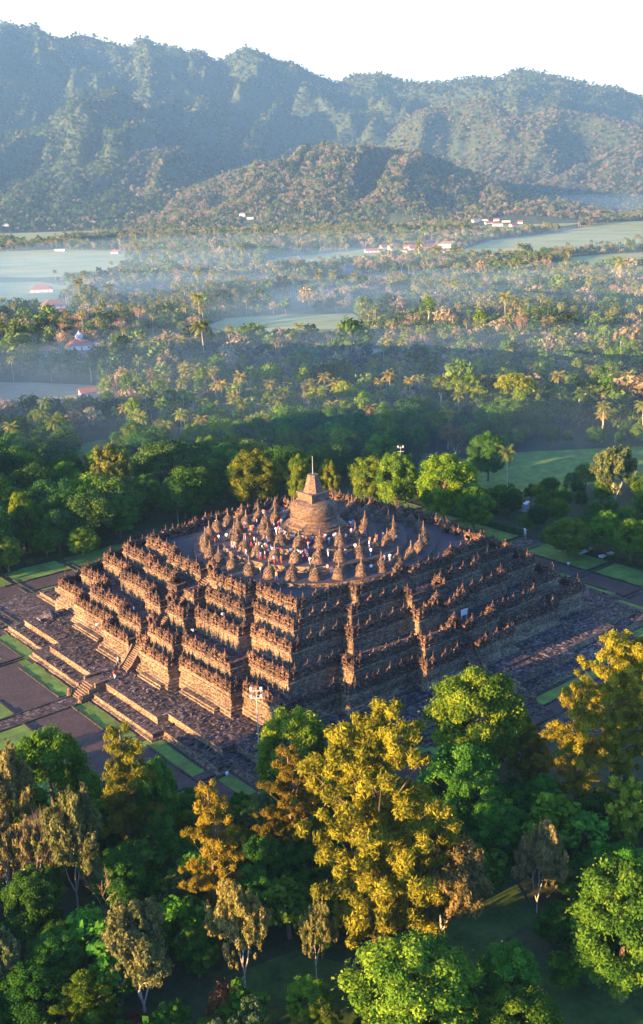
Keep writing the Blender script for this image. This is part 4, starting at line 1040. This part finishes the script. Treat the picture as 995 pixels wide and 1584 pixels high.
def house(x, y, wd, dp, rot, st, roof, label, z=0.0, group=None, wall=None, rmat=None):
    o = link('house', None, None, (x, y, z), rot); tag(o, label, 'house', group)
    hh = 3.1 * st; a, b = wd / 2, dp / 2
    mb = MB(); mb.box(-a, -b, -1.0, a, b, hh)
    if roof == 'gable':
        mb.add([(-a, -b, hh), (-a, b, hh), (-a, 0, hh + b * 0.62), (a, -b, hh), (a, b, hh), (a, 0, hh + b * 0.62)], [(0, 2, 1), (3, 4, 5)])
    link('wall', mb.mesh('house_wall', [wall or M_WHITE]), o)
    mb = MB(); e = 0.7; hr = b * 0.62
    if roof == 'gable':
        for s in (-1, 1):
            P = [(-a - e, s * (b + e), hh - e * .62), (a + e, s * (b + e), hh - e * .62), (a + e, 0, hh + hr), (-a - e, 0, hh + hr)]
            P += [(p[0], p[1], p[2] + 0.2) for p in P]
            mb.add(P, [(0, 1, 2, 3), (4, 5, 6, 7), (0, 1, 5, 4), (1, 2, 6, 5), (2, 3, 7, 6), (3, 0, 4, 7)])
    elif roof in ('hip', 'dome'):
        rl = max(0.3, a - b) if roof == 'hip' else 0.2
        P = [(-a - e, -b - e, hh), (a + e, -b - e, hh), (a + e, b + e, hh), (-a - e, b + e, hh), (-rl, 0, hh + hr * 1.15), (rl, 0, hh + hr * 1.15)]
        mb.add(P, [(0, 1, 5, 4), (2, 3, 4, 5), (1, 2, 5), (3, 0, 4), (3, 2, 1, 0)])
    else:
        mb.box(-a - 0.4, -b - 0.4, hh, a + 0.4, b + 0.4, hh + 0.35)
    ro = link('roof', mb.mesh('house_roof', [rmat or (M_WHITE if roof == 'flat' else M_ROOF)]), o)
    if roof == 'dome':
        d = MB(); d.lathe([(2.2, 0), (2.2, 1.0), (2.5, 1.6), (2.3, 2.8), (1.4, 4.0), (0.3, 4.8), (0.05, 5.8)], 12, (0, 0, hh + hr * 0.7)); link('dome', d.mesh('dome', [M_WHITE]), ro)
    for s in (-1, 1):
        for q in (-0.6, 0.0, 0.6):
            if wd < 8 and q: continue
            if s == -1 and q == 0.0:
                d = MB(); d.box(-0.5, -b - 0.06, 0, 0.5, -b + 0.02, 2.1); link('door', d.mesh('door', [M_ROOFD]), o)
            else:
                d = MB(); d.box(q * a - 0.6, s * b - 0.06, 1.0, q * a + 0.6, s * b + 0.06, 2.2); link('window', d.mesh('window', [M_GLASS]), o)
    return o
HPOS = []
for (px, py, wd, dp, rot, st, roof, lab) in HOUSES:
    g = gp(px, py); HPOS.append((g[0], g[1], max(wd, dp)))
    house(g[0], g[1], wd, dp, YAW - pi / 2 + rot, st, roof, lab, wall=M_CREAM if 'pale' in lab or 'pink' in lab else M_WHITE)
for i, (px, py) in enumerate(vill):
    dv = ray(px, py); tt = np.linspace(600, 5200, 2400) / hypot(dv[0], dv[1])
    Q = CAM + tt[:, None] * dv; hit = np.nonzero(Q[:, 2] < terrain(Q[:, 0], Q[:, 1]) + 0.5)[0]
    if not len(hit): continue
    g = Q[hit[0]]; z = float(max(0, g[2] - 0.5))
    HPOS.append((g[0], g[1], 16))
    d = hypot(g[0] - CAM[0], g[1] - CAM[1])
    white = i % 3 != 0
    house(g[0], g[1], random.uniform(13, 26), random.uniform(9, 13), YAW - pi / 2 + random.uniform(-.6, .6), 1 + (i % 4 == 1), ('gable', 'hip', 'flat', 'gable')[i % 4],
          'small far white or red roofed house of the villages below the hills', z=z, group='far village houses below the hills', wall=M_WHITE, rmat=(M_ROOF, M_ROOFD, M_CREAM, M_ROOF)[i % 4])

# scatter candidates on the plain
def scatter(r0, r1, spacing0, grow, half, seed):
    rg = np.random.default_rng(seed); P = []
    r = r0
    while r < r1:
        sp = spacing0 * (1 + grow * (r - r0)); n = int(2 * half * r / sp)
        a = YAW - half + (np.arange(n) + rg.random(n)) * 2 * half / n
        rr = r + rg.random(n) * sp
        P.append(np.stack([CAM[0] + rr * np.cos(a), CAM[1] + rr * np.sin(a), rr], -1)); r += sp * 0.95
    return np.concatenate(P)
pts = scatter(235, 3900, 7.3, 0.00016, radians(27), 5)
x, y, rr = pts[:, 0], pts[:, 1], pts[:, 2]
keep = ~((np.abs(x) < 76) & (np.abs(y) < 76)) & (x > -170) & ~((x < 76) & (y < 76) & (x + y < 60))
_ux, _uy = (x - CAM[0]) / rr, (y - CAM[1]) / rr
for P in FP:
    for q_ in ((0.0,) if P in FP[:2] else (0.0, 0.045, 0.09)):
        keep &= ~inpoly(x + _ux * rr * q_, y + _uy * rr * q_, P)
for hx, hy, hr in HPOS:
    # clear the ground round a house and the line of sight to it
    dx, dy = x - hx, y - hy; dd = hypot(hx - CAM[0], hy - CAM[1]); ux, uy = (hx - CAM[0]) / dd, (hy - CAM[1]) / dd
    al = dx * ux + dy * uy; ac = np.abs(-dx * uy + dy * ux)
    keep &= ~((ac < hr * 0.62) & (al > -dd * 0.08) & (al < hr * 0.6))
for kind, bx, by, ty, wpx, colr, nm, lab in BG:
    g = gp(bx, by); rad = 0.5 * wpx * pj(g)[2] / FPX
    keep &= (x - g[0]) ** 2 + (y - g[1]) ** 2 > (rad * 0.85) ** 2
keep &= ~((x > 84) & (y < 66) & (rr < 420) & (fbm(x / 22, y / 22, 2, 13) > 0.46)); cl = fbm(x / 90, y / 90, 3, 7); cl2 = fbm(x / 60 + 40, y / 60, 3, 9)
# scattered clearings: the plain is a patchwork
keep &= ~((fbm(x / 130 + 7, y / 130 + 3, 3, 31) > 0.60) & (rr > 420) & (rr < 2200))
keep &= ~((rr > 1600) & (fbm(x / 260, y / 260, 2, 77) > 0.50) & (rr < 2900))
pts = pts[keep]; x, y, rr, cl, cl2 = x[keep], y[keep], rr[keep], cl[keep], cl2[keep]
rg = np.random.default_rng(3)
u = rg.random(len(x))
kindv = np.where(cl2 > 0.51, np.where(u < 0.62, 'palm', 'leaf'), np.where(cl < 0.38, np.where(u < 0.45, 'bare', 'leaf'), np.where(u < 0.07, 'bare', np.where(u < 0.18, 'palm', 'leaf'))))
kindv = np.where((rr < 360) & (kindv != 'leaf'), 'leaf', kindv)
kindv = np.where((kindv == 'leaf') & (rg.random(len(x)) < 0.12) & (rr > 380) & (rr < 700), 'slender', kindv)
order = np.argsort(rr)
cnt = {'palm': 0, 'leaf': 0, 'bare': 0, 'slender': 0}
LIM = {'palm': 180, 'leaf': 290, 'bare': 90, 'slender': 90}
INFO = {
 'palm': ('palm_tree', 'coconut palm of the groves on the plain behind the temple', 'coconut palms on the plain behind the temple', 'palm tree'),
 'leaf': ('broadleaf_tree', 'green broadleaf tree of the wood behind the temple', 'broadleaf trees in the wood behind the temple', 'tree'),
 'bare': ('bare_tree', 'leafless pinkish tree on the misty plain', 'leafless trees on the misty plain', 'tree'),
 'slender': ('slender_tree', 'slender tree with a bare pale trunk on the misty plain', 'slender trees on the misty plain', 'tree')}
rest = []
TP = {}
for i in order:
    k = kindv[i]; X, Y, D = float(x[i]), float(y[i]), float(rr[i])
    px, py, _ = pj((X, Y, 6))
    inview = -20 < px < W + 20
    if cnt[k] < LIM[k] and D < 900:
        if not inview:
            rest.append(i); continue
        cnt[k] += 1
        nm, lab, grp, cat = INFO[k]
        if k == 'leaf':
            pk = random.choices(['leafy_tree', 'dense_tree', 'broadleaf_tree'], [0.35, 0.35, 0.3])[0]
            h = random.uniform(8, 15) if not (X > 70 and Y < 72 and D < 420) else random.uniform(5, 8.5); wd = h * random.uniform(0.7, 0.95)
            c = random.choice([(0.8, 1.0, 0.9), (1.0, 1.1, 0.9), (0.55, 0.9, 1.0), (1.1, 1.1, 0.8), (0.7, 1.0, 0.9)])
        elif k == 'palm': pk = 'palm_tree'; h = random.uniform(10, 16); wd = random.uniform(6, 7.5); c = random.choice([(1, 1, 1), (0.8, 1, 0.9), (1.3, 1.05, .9)])
        elif k == 'bare': pk = 'bare_tree'; h = random.uniform(9, 13); wd = h * 0.75; c = (1, 1, 1)
        else: pk = 'slender_tree'; h = random.uniform(12, 19); wd = h * 0.36; c = random.choice([(1.2, 1.1, .9), (0.8, 1, .9), (1.5, 1.3, .8)])
        put_tree(pk, X, Y, h, wd, lab, group=grp, color=c, name=nm)
    else: rest.append(i)

# everything beyond: one object of instanced trees for the plain, one for the hills
def combo(kind, idx):
    tr, cr, ph, pw = PROTO[kind][idx]
    bm = bmesh.new(); bm.from_mesh(cr); n0 = len(bm.faces); bm.from_mesh(tr)
    bm.faces.ensure_lookup_table()
    me = bpy.data.meshes.new(kind + '_whole')
    for f in bm.faces[n0:]: f.material_index = 1
    bm.to_mesh(me); bm.free()
    me.materials.append(cr.materials[0]); me.materials.append(tr.materials[0])
    return me, ph, pw
lib = bpy.data.collections.new('tree_library')
LIBN = []
for nm, kind, n_ in (('aa', 'far_tree', 4), ('bb', 'far_dark', 3), ('cc', 'far_tan', 2), ('dd', 'palm_tree', 4), ('ee', 'bare_tree', 2), ('ff', 'slender_tree', 2)):
    for j in range(n_):
        me, ph, pw = combo(kind, j); o = bpy.data.objects.new('lib_%s_%d' % (nm, j), me); lib.objects.link(o); LIBN.append((o.name, kind))
def gn_forest(name, V, idx, sc, rot, label, cat):
    me = bpy.data.meshes.new(name); me.vertices.add(len(V)); me.vertices.foreach_set('co', V.astype(np.float32).ravel())
    a = me.attributes.new('idx', 'INT', 'POINT'); a.data.foreach_set('value', idx.astype(np.int32))
    a = me.attributes.new('sc', 'FLOAT_VECTOR', 'POINT'); a.data.foreach_set('vector', sc.astype(np.float32).ravel())
    a = me.attributes.new('rz', 'FLOAT', 'POINT'); a.data.foreach_set('value', rot.astype(np.float32))
    o = stuff(link(name, me), label, cat)
    ng = bpy.data.node_groups.new(name, 'GeometryNodeTree')
    ng.interface.new_socket('Geometry', in_out='INPUT', socket_type='NodeSocketGeometry')
    ng.interface.new_socket('Geometry', in_out='OUTPUT', socket_type='NodeSocketGeometry')
    N = ng.nodes; gi = N.new('NodeGroupInput'); go = N.new('NodeGroupOutput')
    ip = N.new('GeometryNodeInstanceOnPoints'); ci = N.new('GeometryNodeCollectionInfo')
    ci.inputs['Collection'].default_value = lib; ci.inputs['Separate Children'].default_value = True; ci.inputs['Reset Children'].default_value = True
    def attr(n, t):
        q = N.new('GeometryNodeInputNamedAttribute'); q.data_type = t; q.inputs['Name'].default_value = n; return q.outputs['Attribute']
    cx = N.new('ShaderNodeCombineXYZ'); ng.links.new(attr('rz', 'FLOAT'), cx.inputs['Z'])
    ng.links.new(gi.outputs[0], ip.inputs['Points']); ng.links.new(ci.outputs[0], ip.inputs['Instance'])
    ip.inputs['Pick Instance'].default_value = True
    ng.links.new(attr('idx', 'INT'), ip.inputs['Instance Index']); ng.links.new(attr('sc', 'FLOAT_VECTOR'), ip.inputs['Scale'])
    ng.links.new(cx.outputs[0], ip.inputs['Rotation'])
    ng.links.new(ip.outputs[0], go.inputs[0])
    mo = o.modifiers.new('trees', 'NODES'); mo.node_group = ng
    return o
names_sorted = sorted(n for n, k in LIBN); KI = {}
for i, n in enumerate(names_sorted): KI.setdefault(dict(LIBN)[n], []).append(i)
rest = np.array(rest); X, Y, D = x[rest], y[rest], rr[rest]; Kv = kindv[rest]
Z = terrain(X, Y); n = len(rest); idx = np.zeros(n, int); sc = np.ones((n, 3))
for i in range(n):
    k = Kv[i]; q = rg.random()
    if k == 'leaf': kk = 'far_tree' if q < 0.5 else ('far_dark' if q < 0.7 else 'far_tan')
    elif k == 'palm': kk = 'palm_tree'
    elif k == 'bare': kk = 'bare_tree'
    else: kk = 'slender_tree' if D[i] < 1500 else 'far_tree'
    idx[i] = KI[kk][rg.integers(len(KI[kk]))]
s0 = (0.7 + 0.5 * rg.random(n)) * (0.62 + 0.85 * fbm(X / 70, Y / 70, 3, 44)) ; s0 = np.where(rg.random(n) < 0.06, s0 * 1.45, s0); sc = np.stack([s0 * (0.9 + 0.2 * rg.random(n)), s0 * (0.9 + 0.2 * rg.random(n)), s0 * (0.85 + 0.35 * rg.random(n))], -1)
gn_forest('forest', np.stack([X, Y, Z], -1), idx, sc, rg.random(n) * 6.28, 'woods, palms and gardens covering the misty plain', 'forest')
hp = scatter(2950, 6700, 11.5, 0.00014, radians(21), 8)
hz = terrain(hp[:, 0], hp[:, 1])
kp = hz > 1.5
den = fbm(hp[:, 0] / 180, hp[:, 1] / 180, 3, 91)
kp &= den < 0.66
hp = hp[kp]; hz = hz[kp]; n = len(hp); q = rg.random(n); idx = np.zeros(n, int); wid = terrain(hp[:, 0], hp[:, 1], True)
for i in range(n):
    tn = 0.7 if wid[i] in (1, 2, 3) else 0.12  # paler crowns stand in for sunlight on the foothills, darker ones for shade behind
    kk = 'far_tan' if q[i] < tn else ('far_tree' if q[i] < tn + (1 - tn) * 0.5 else 'far_dark')
    idx[i] = KI[kk][rg.integers(len(KI[kk]))]
s0 = 0.75 + 0.85 * rg.random(n) ** 1.5
gn_forest('woodland', np.stack([hp[:, 0], hp[:, 1], hz - 1], -1), idx, np.stack([s0, s0, s0 * (0.7 + 0.5 * rg.random(n))], -1), rg.random(n) * 6.28, 'forest covering the mountain slopes', 'forest')
print('plain', len(rest), 'hills', n, cnt)

# ------------------------------------------------------------------ visitors
def person_mesh(pose):
    J = {'pel': (0, 0, .95), 'sp': (0, 0, 1.2), 'ch': (0, 0, 1.38), 'nk': (0, 0, 1.5), 'hd': (0, 0.02, 1.6), 'ht': (0, 0.02, 1.72)}
    s = 0.10 if pose == 0 else 0.22
    for sg, n_ in ((-1, 'l'), (1, 'r')):
        J['hip' + n_] = (sg * .1, 0, .9); J['kn' + n_] = (sg * .11, -0.03 + sg * s * 0.6, .5); J['an' + n_] = (sg * .11, sg * s, .08); J['to' + n_] = (sg * .12, sg * s - .16, .03)
        J['sh' + n_] = (sg * .19, 0, 1.4); J['el' + n_] = (sg * .26, .02 if pose != 2 else -.12, 1.12)
        J['wr' + n_] = (sg * .25, -.08, .88) if pose != 2 else (sg * .1, -.3, 1.35)
        J['ha' + n_] = (sg * .24, -.11, .79) if pose != 2 else (sg * .04, -.34, 1.44)
    E_ = [('pel', 'sp'), ('sp', 'ch'), ('ch', 'nk'), ('nk', 'hd'), ('hd', 'ht')]
    for n_ in 'lr': E_ += [('pel', 'hip' + n_), ('hip' + n_, 'kn' + n_), ('kn' + n_, 'an' + n_), ('an' + n_, 'to' + n_), ('ch', 'sh' + n_), ('sh' + n_, 'el' + n_), ('el' + n_, 'wr' + n_), ('wr' + n_, 'ha' + n_)]
    R_ = dict(pel=.15, sp=.13, ch=.15, nk=.055, hd=.1, ht=.075, hip=.1, kn=.065, an=.045, to=.04, sh=.075, el=.048, wr=.035, ha=.04)
    keys = list(J); me = bpy.data.meshes.new('person'); me.from_pydata([J[k] for k in keys], [(keys.index(a), keys.index(b)) for a, b in E_], [])
    o = bpy.data.objects.new('tmp', me); COL.objects.link(o); mo = o.modifiers.new('s', 'SKIN')
    for i, k in enumerate(keys):
        r_ = R_.get(k, R_.get(k[:-1], .05)); me.skin_vertices[0].data[i].radius = (r_, r_ * 0.85); me.skin_vertices[0].data[i].use_root = (k == 'pel')
    o.modifiers.new('u', 'SUBSURF').levels = 1
    dg = bpy.context.evaluated_depsgraph_get(); res = bpy.data.meshes.new_from_object(o.evaluated_get(dg)); bpy.data.objects.remove(o)
    res.materials.clear()
    for _ in range(4): res.materials.append(M_SKIN)
    for p in res.polygons:
        c = p.center
        if c.z > 1.62 or (c.z > 1.54 and c.y > 0.04): p.material_index = 3
        elif c.z > 1.47: p.material_index = 0
        elif abs(c.x) > 0.2 and c.z < 1.1: p.material_index = 0
        elif c.z > 0.95: p.material_index = 1
        elif c.z > 0.1: p.material_index = 2
        else: p.material_index = 3
    return res
PM = [person_mesh(i) for i in range(3)]
CLO = {'white': plain('cloth_white', (0.85, 0.84, 0.82), noise=.05), 'red': plain('cloth_red', (0.6, 0.06, 0.05)), 'pink': plain('cloth_pink', (0.75, 0.3, 0.3)), 'blue': plain('cloth_blue', (0.08, 0.14, 0.4)), 'black': plain('cloth_black', (0.03, 0.03, 0.035)), 'orange': plain('cloth_orange', (0.7, 0.25, 0.05)), 'grey': plain('cloth_grey', (0.3, 0.3, 0.32))}
def person(x, y, z, col, trou, label, group=None, pose=None):
    pose = random.randrange(3) if pose is None else pose
    o = link('person', PM[pose], None, (x, y, z), random.random() * 6.28, (1, 1, random.uniform(0.92, 1.05))); tag(o, label, 'person', group)
    o.scale = (1.15, 1.15, 1.08)
    for i, m_ in ((1, CLO[col]), (2, CLO[trou]), (3, M_HAIR)):
        o.material_slots[i].link = 'OBJECT'; o.material_slots[i].material = m_
    return o
np_ = 0; tries = 0
while np_ < 125 and tries < 9000:
    tries += 1
    # most stand on the side that faces the camera, around the main stupa
    a = random.gauss(radians(205), radians(62)); R = random.choice([random.uniform(7.4, 12.3), random.uniform(7.4, 12.3), random.uniform(13.4, 18.9), random.uniform(13.4, 18.9), random.uniform(19.8, 24.9)])
    if R > 19 and random.random() < .4: continue
    X, Y = R * cos(a), R * sin(a)
    if any((X - sx) ** 2 + (Y - sy) ** 2 < 2.1 ** 2 for sx, sy in stupas): continue
    zz = 19.4 if R < 12.9 else (18.3 if R < 19.3 else 17.1)
    col = random.choices(['white', 'red', 'pink', 'blue', 'black', 'orange', 'grey'], [46, 13, 13, 6, 8, 7, 7])[0]
    person(X, Y, zz, col, random.choice(['black', 'blue', 'grey', 'white', 'red']), 'visitor in %s top among the small stupas on the round terraces' % col, 'visitors in %s tops on the round terraces' % col)
    np_ += 1
for px, py, lv in ((150, 975, 1), (262, 1010, 1), (330, 1040, 1), (208, 950, 2), (300, 985, 2), (250, 955, 2), (345, 960, 3), (330, 925, 3), (270, 905, 3), (410, 965, 2), (360, 905, 4), (240, 870, 4)):
    g = gp(px, py, FL[lv])
    person(g[0], g[1], FL[lv], random.choice(['white', 'red', 'blue', 'orange']), 'black', 'visitor walking along the galleries of the lit side', 'visitors on the lower galleries')
g = gp(178, 1050, 2.4); person(g[0], g[1], 2.4, 'red', 'white', 'visitor in red top and white trousers on the lit platform by the stairs', pose=0)
g = gp(183, 1027, 2.6); person(g[0], g[1], 2.4, 'grey', 'grey', 'visitor in grey clothes at the foot of the terrace stairs', pose=1)
g = gp(228, 948, FL[2]); person(g[0], g[1], FL[2], 'orange', 'white', 'visitor in orange on the lower gallery by the gate', pose=0)

# ------------------------------------------------------------------ lamps and small things
def mast(px, py, ty, label, heads=4, grp=None):
    g = gp(px, py); lo, hi = 1, 60
    for _ in range(40):
        m_ = (lo + hi) / 2
        if pj((g[0], g[1], m_))[1] > ty: lo = m_
        else: hi = m_
    o = link('lamp_mast', None, None, (g[0], g[1], 0)); tag(o, label, 'lamp post', grp)
    mb = MB(); mb.tube([(0, 0, -.1), (0, 0, lo * .5), (0, 0, lo)], [.12, .09, .06], 8); mb.box(-.35, -.35, -.1, .35, .35, .25)
    mb.box(-1.0, -0.06, lo - 0.55, 1.0, 0.06, lo - 0.42, 0, YAW - pi / 2); mb.box(-1.0, -0.06, lo - 1.75, 1.0, 0.06, lo - 1.62, 0, YAW - pi / 2)
    link('pole', mb.mesh('pole', [M_STEEL]), o)
    cy_, sy_ = cos(YAW - pi / 2), sin(YAW - pi / 2)
    for i in range(heads):
        a = (-0.75 if i % 2 == 0 else 0.75); zz = lo - (0.1 if i < 2 else 1.35)
        l_ = MB(); l_.lathe([(0.06, -.24), (.2, -.2), (.26, -.05), (.24, .08), (.15, .2), (.03, .24)], 10); 
        link('lamp_head', l_.mesh('lamp_head', [M_LAMP]), o, (a * cy_, a * sy_, zz))
    return o
mast(404, 1228, 1064, 'tall steel mast with four white lamp heads in front of the temple corner', 4)
mast(620, 762, 690, 'far lamp mast rising over the trees right of the spire', 2)
def ball(px, py, label):
    g = gp(px, py); o = link('garden_lamp', None, None, (g[0], g[1], 0)); tag(o, label, 'garden lamp')
    mb = MB(); mb.tube([(0, 0, -.1), (0, 0, .5)], [.07, .06], 6); link('post', mb.mesh('post', [M_STEEL]), o)
    mb = MB(); mb.lathe([(0.08, .45), (.26, .55), (.34, .78), (.26, 1.0), (.08, 1.1)], 10); link('globe', mb.mesh('globe', [M_LAMP]), o)
ball(359, 1281, 'white ball lamp in the dark garden below the court')
ball(352, 1203, 'white ball lamp on the grass at the temple corner')
ball(402, 1224, 'white ball lamp at the foot of the lamp mast')
ball(856, 1143, 'white ball lamp by the path on the shaded side')
ball(879, 876, 'white ball lamp on the right lawn edge')
ball(866, 856, 'white ball lamp in the middle of the right lawns')
def box_thing(name, px, py, z, sx, sy, sz, m_, label, cat, rot=0.0, legs=0.0):
    g = gp(px, py, z); o = link(name, None, None, (g[0], g[1], z), rot); tag(o, label, cat)
    mb = MB(); mb.box(-sx / 2, -sy / 2, legs, sx / 2, sy / 2, legs + sz); mb.box(-sx / 2 - .1, -sy / 2 - .1, legs + sz, sx / 2 + .1, sy / 2 + .1, legs + sz + .08)
    link('top' if legs else 'body', mb.mesh(name, [m_]), o)
    if legs:
        for a in (-1, 1):
            for b in (-1, 1):
                l_ = MB(); l_.tube([(a * sx * .45, b * sy * .45, 0), (a * sx * .45, b * sy * .45, legs)], [.06, .06], 5); link('leg', l_.mesh('leg', [M_STEEL]), o)
    return o
box_thing('shelter', 201, 934, FL[1], 3.6, 5.0, 0.1, M_WHITE, 'white sheet roof shelter on the gallery of the lit side', 'shelter', 0, 2.2)
box_thing('sign_board', 718, 960, FL[2], 1.6, 0.2, 1.0, M_WHITE, 'white board on the gallery of the shaded side', 'sign board', 0, 1.2)
box_thing('shed', 810, 789, 0, 3.5, 2.5, 2.2, M_WHITE, 'small white kiosk on the meadow behind the temple', 'shed', 0.4)
box_thing('sign_board', 812, 832, 0, 1.8, .2, 1.0, M_WHITE, 'white sign board where the back path meets the hedge', 'sign board', 0.9, 1.3)
box_thing('garden_bench', 905, 856, 0, 4.5, 1.0, .4, M_WHITE, 'white garden bench beyond the right lawns, left one', 'bench', -0.1, 0.4)
box_thing('garden_bench', 938, 862, 0, 4.5, 1.0, .4, M_WHITE, 'white garden bench beyond the right lawns, right one', 'bench', -0.1, 0.4)
# stone remains beside the exposed corner
mb = MB(); mb.lathe([(1.5, 0), (1.6, .5), (1.2, 1.0), (1.3, 1.3), (.6, 1.6)], 8); mb.box(-2.4, -1.0, 0, -0.6, 1.3, .5)
g = gp(76, 955, 2.4); tag(link('stone_remains', mb.mesh('remains', [M_DARK]), None, (g[0], g[1], 2.4)), 'dark broken stones lying on the platform beside the uncovered corner', 'stones')
# clipped hedge behind the right lawns
def hedge(x0, y0, x1, y1, h, label):
    L = hypot(x1 - x0, y1 - y0); n = int(L / 0.9); t = (np.arange(n) + .5) / n
    C = np.stack([x0 + (x1 - x0) * t, y0 + (y1 - y0) * t, np.full(n, h * .5)], -1); R = np.ones((n, 3)) * np.array([.8, .8, h * .55])
    me = crown_mesh('hedge', [leaves(C, R, 110, .16, .6, shell=.7)], L_DARK); tag(link('hedge', me), label, 'hedge')
hedge(75.3, -40, 75.3, -9, 1.3, 'clipped dark hedge behind the right hand lawns')
hedge(-40, 75.3, -8, 75.3, 1.3, 'dark hedge behind the lawns left of the temple')
hedge(75.3, 5, 75.3, 40, 1.3, 'dark hedge behind the lawns near the sign board')

# ------------------------------------------------------------------ air
def vol_mat(name, dens, col, an=0.2):
    m = bpy.data.materials.new(name); m.use_nodes = True; n = m.node_tree; n.nodes.clear()
    out = n.nodes.new('ShaderNodeOutputMaterial'); v = n.nodes.new('ShaderNodeVolumePrincipled')
    v.inputs['Color'].default_value = (*col, 1); v.inputs['Density'].default_value = dens; v.inputs['Anisotropy'].default_value = an
    n.links.new(v.outputs[0], out.inputs['Volume']); return m
mb = MB(); mb.box(-1700, -1700, -60, 9300, 9300, 960, 0)
hz_o = link('haze', mb.mesh('haze', [vol_mat('haze_air', 0.000066, (0.30, 0.61, 1.0), 0.0)])); stuff(hz_o, 'thin blue morning haze over the plain and hills', 'haze')
# banks of ground mist: flat lenses of thicker air lying on the plain
MIST = [  # centre px, half width m, half depth m, half height m, density, label
 (160, 440, 420, 300, 34, 0.0034), (80, 470, 260, 130, 26, 0.004), (420, 470, 380, 160, 26, 0.0022), (640, 500, 230, 120, 24, 0.0032), (880, 470, 260, 160, 30, 0.004),
 (330, 590, 240, 90, 20, 0.0024), (700, 560, 200, 80, 20, 0.0026), (120, 600, 200, 80, 18, 0.0026), (500, 400, 700, 380, 34, 0.0016), (880, 330, 500, 400, 60, 0.0022), (640, 680, 150, 60, 14, 0.0022), (200, 680, 150, 60, 14, 0.002),
 (900, 690, 120, 50, 12, 0.002), (300, 345, 500, 350, 50, 0.0014), (560, 600, 330, 130, 20, 0.0030)]
for i, (px, py, a_, b_, c_, dn) in enumerate(MIST):
    g = gp(px, py, 6.0) if py > 340 else at_dist(px, py, 3600 if py < 332 else 3300)
    V = []; F = []; nl, nm_ = 20, 9
    for q in range(nm_):
        th = pi * (q + 0.0) / (nm_ - 1)
        for j in range(nl):
            ph = 2 * pi * j / nl; k_ = 1 + 0.18 * sin(3 * ph + i) + 0.1 * sin(5 * ph + 2 * i)
            V.append((a_ * k_ * sin(th) * cos(ph), b_ * k_ * sin(th) * sin(ph), c_ * cos(th)))
    for q in range(nm_ - 1):
        for j in range(nl):
            F.append((q * nl + j, (q + 1) * nl + j, (q + 1) * nl + (j + 1) % nl, q * nl + (j + 1) % nl))
    bm = bmesh.new(); me = bpy.data.meshes.new('mist'); me.from_pydata(V, [], F); bm.from_mesh(me); bmesh.ops.remove_doubles(bm, verts=bm.verts, dist=0.01); bmesh.ops.recalc_face_normals(bm, faces=bm.faces); bm.to_mesh(me); bm.free()
    me.materials.append(vol_mat('mist', dn * 0.19, (0.38, 0.70, 1.0), 0.0))
    stuff(link('mist', me, None, (g[0], g[1], 4.0 + i * 0.37), YAW - pi / 2), 'bank of pale blue ground mist lying on the plain', 'mist')
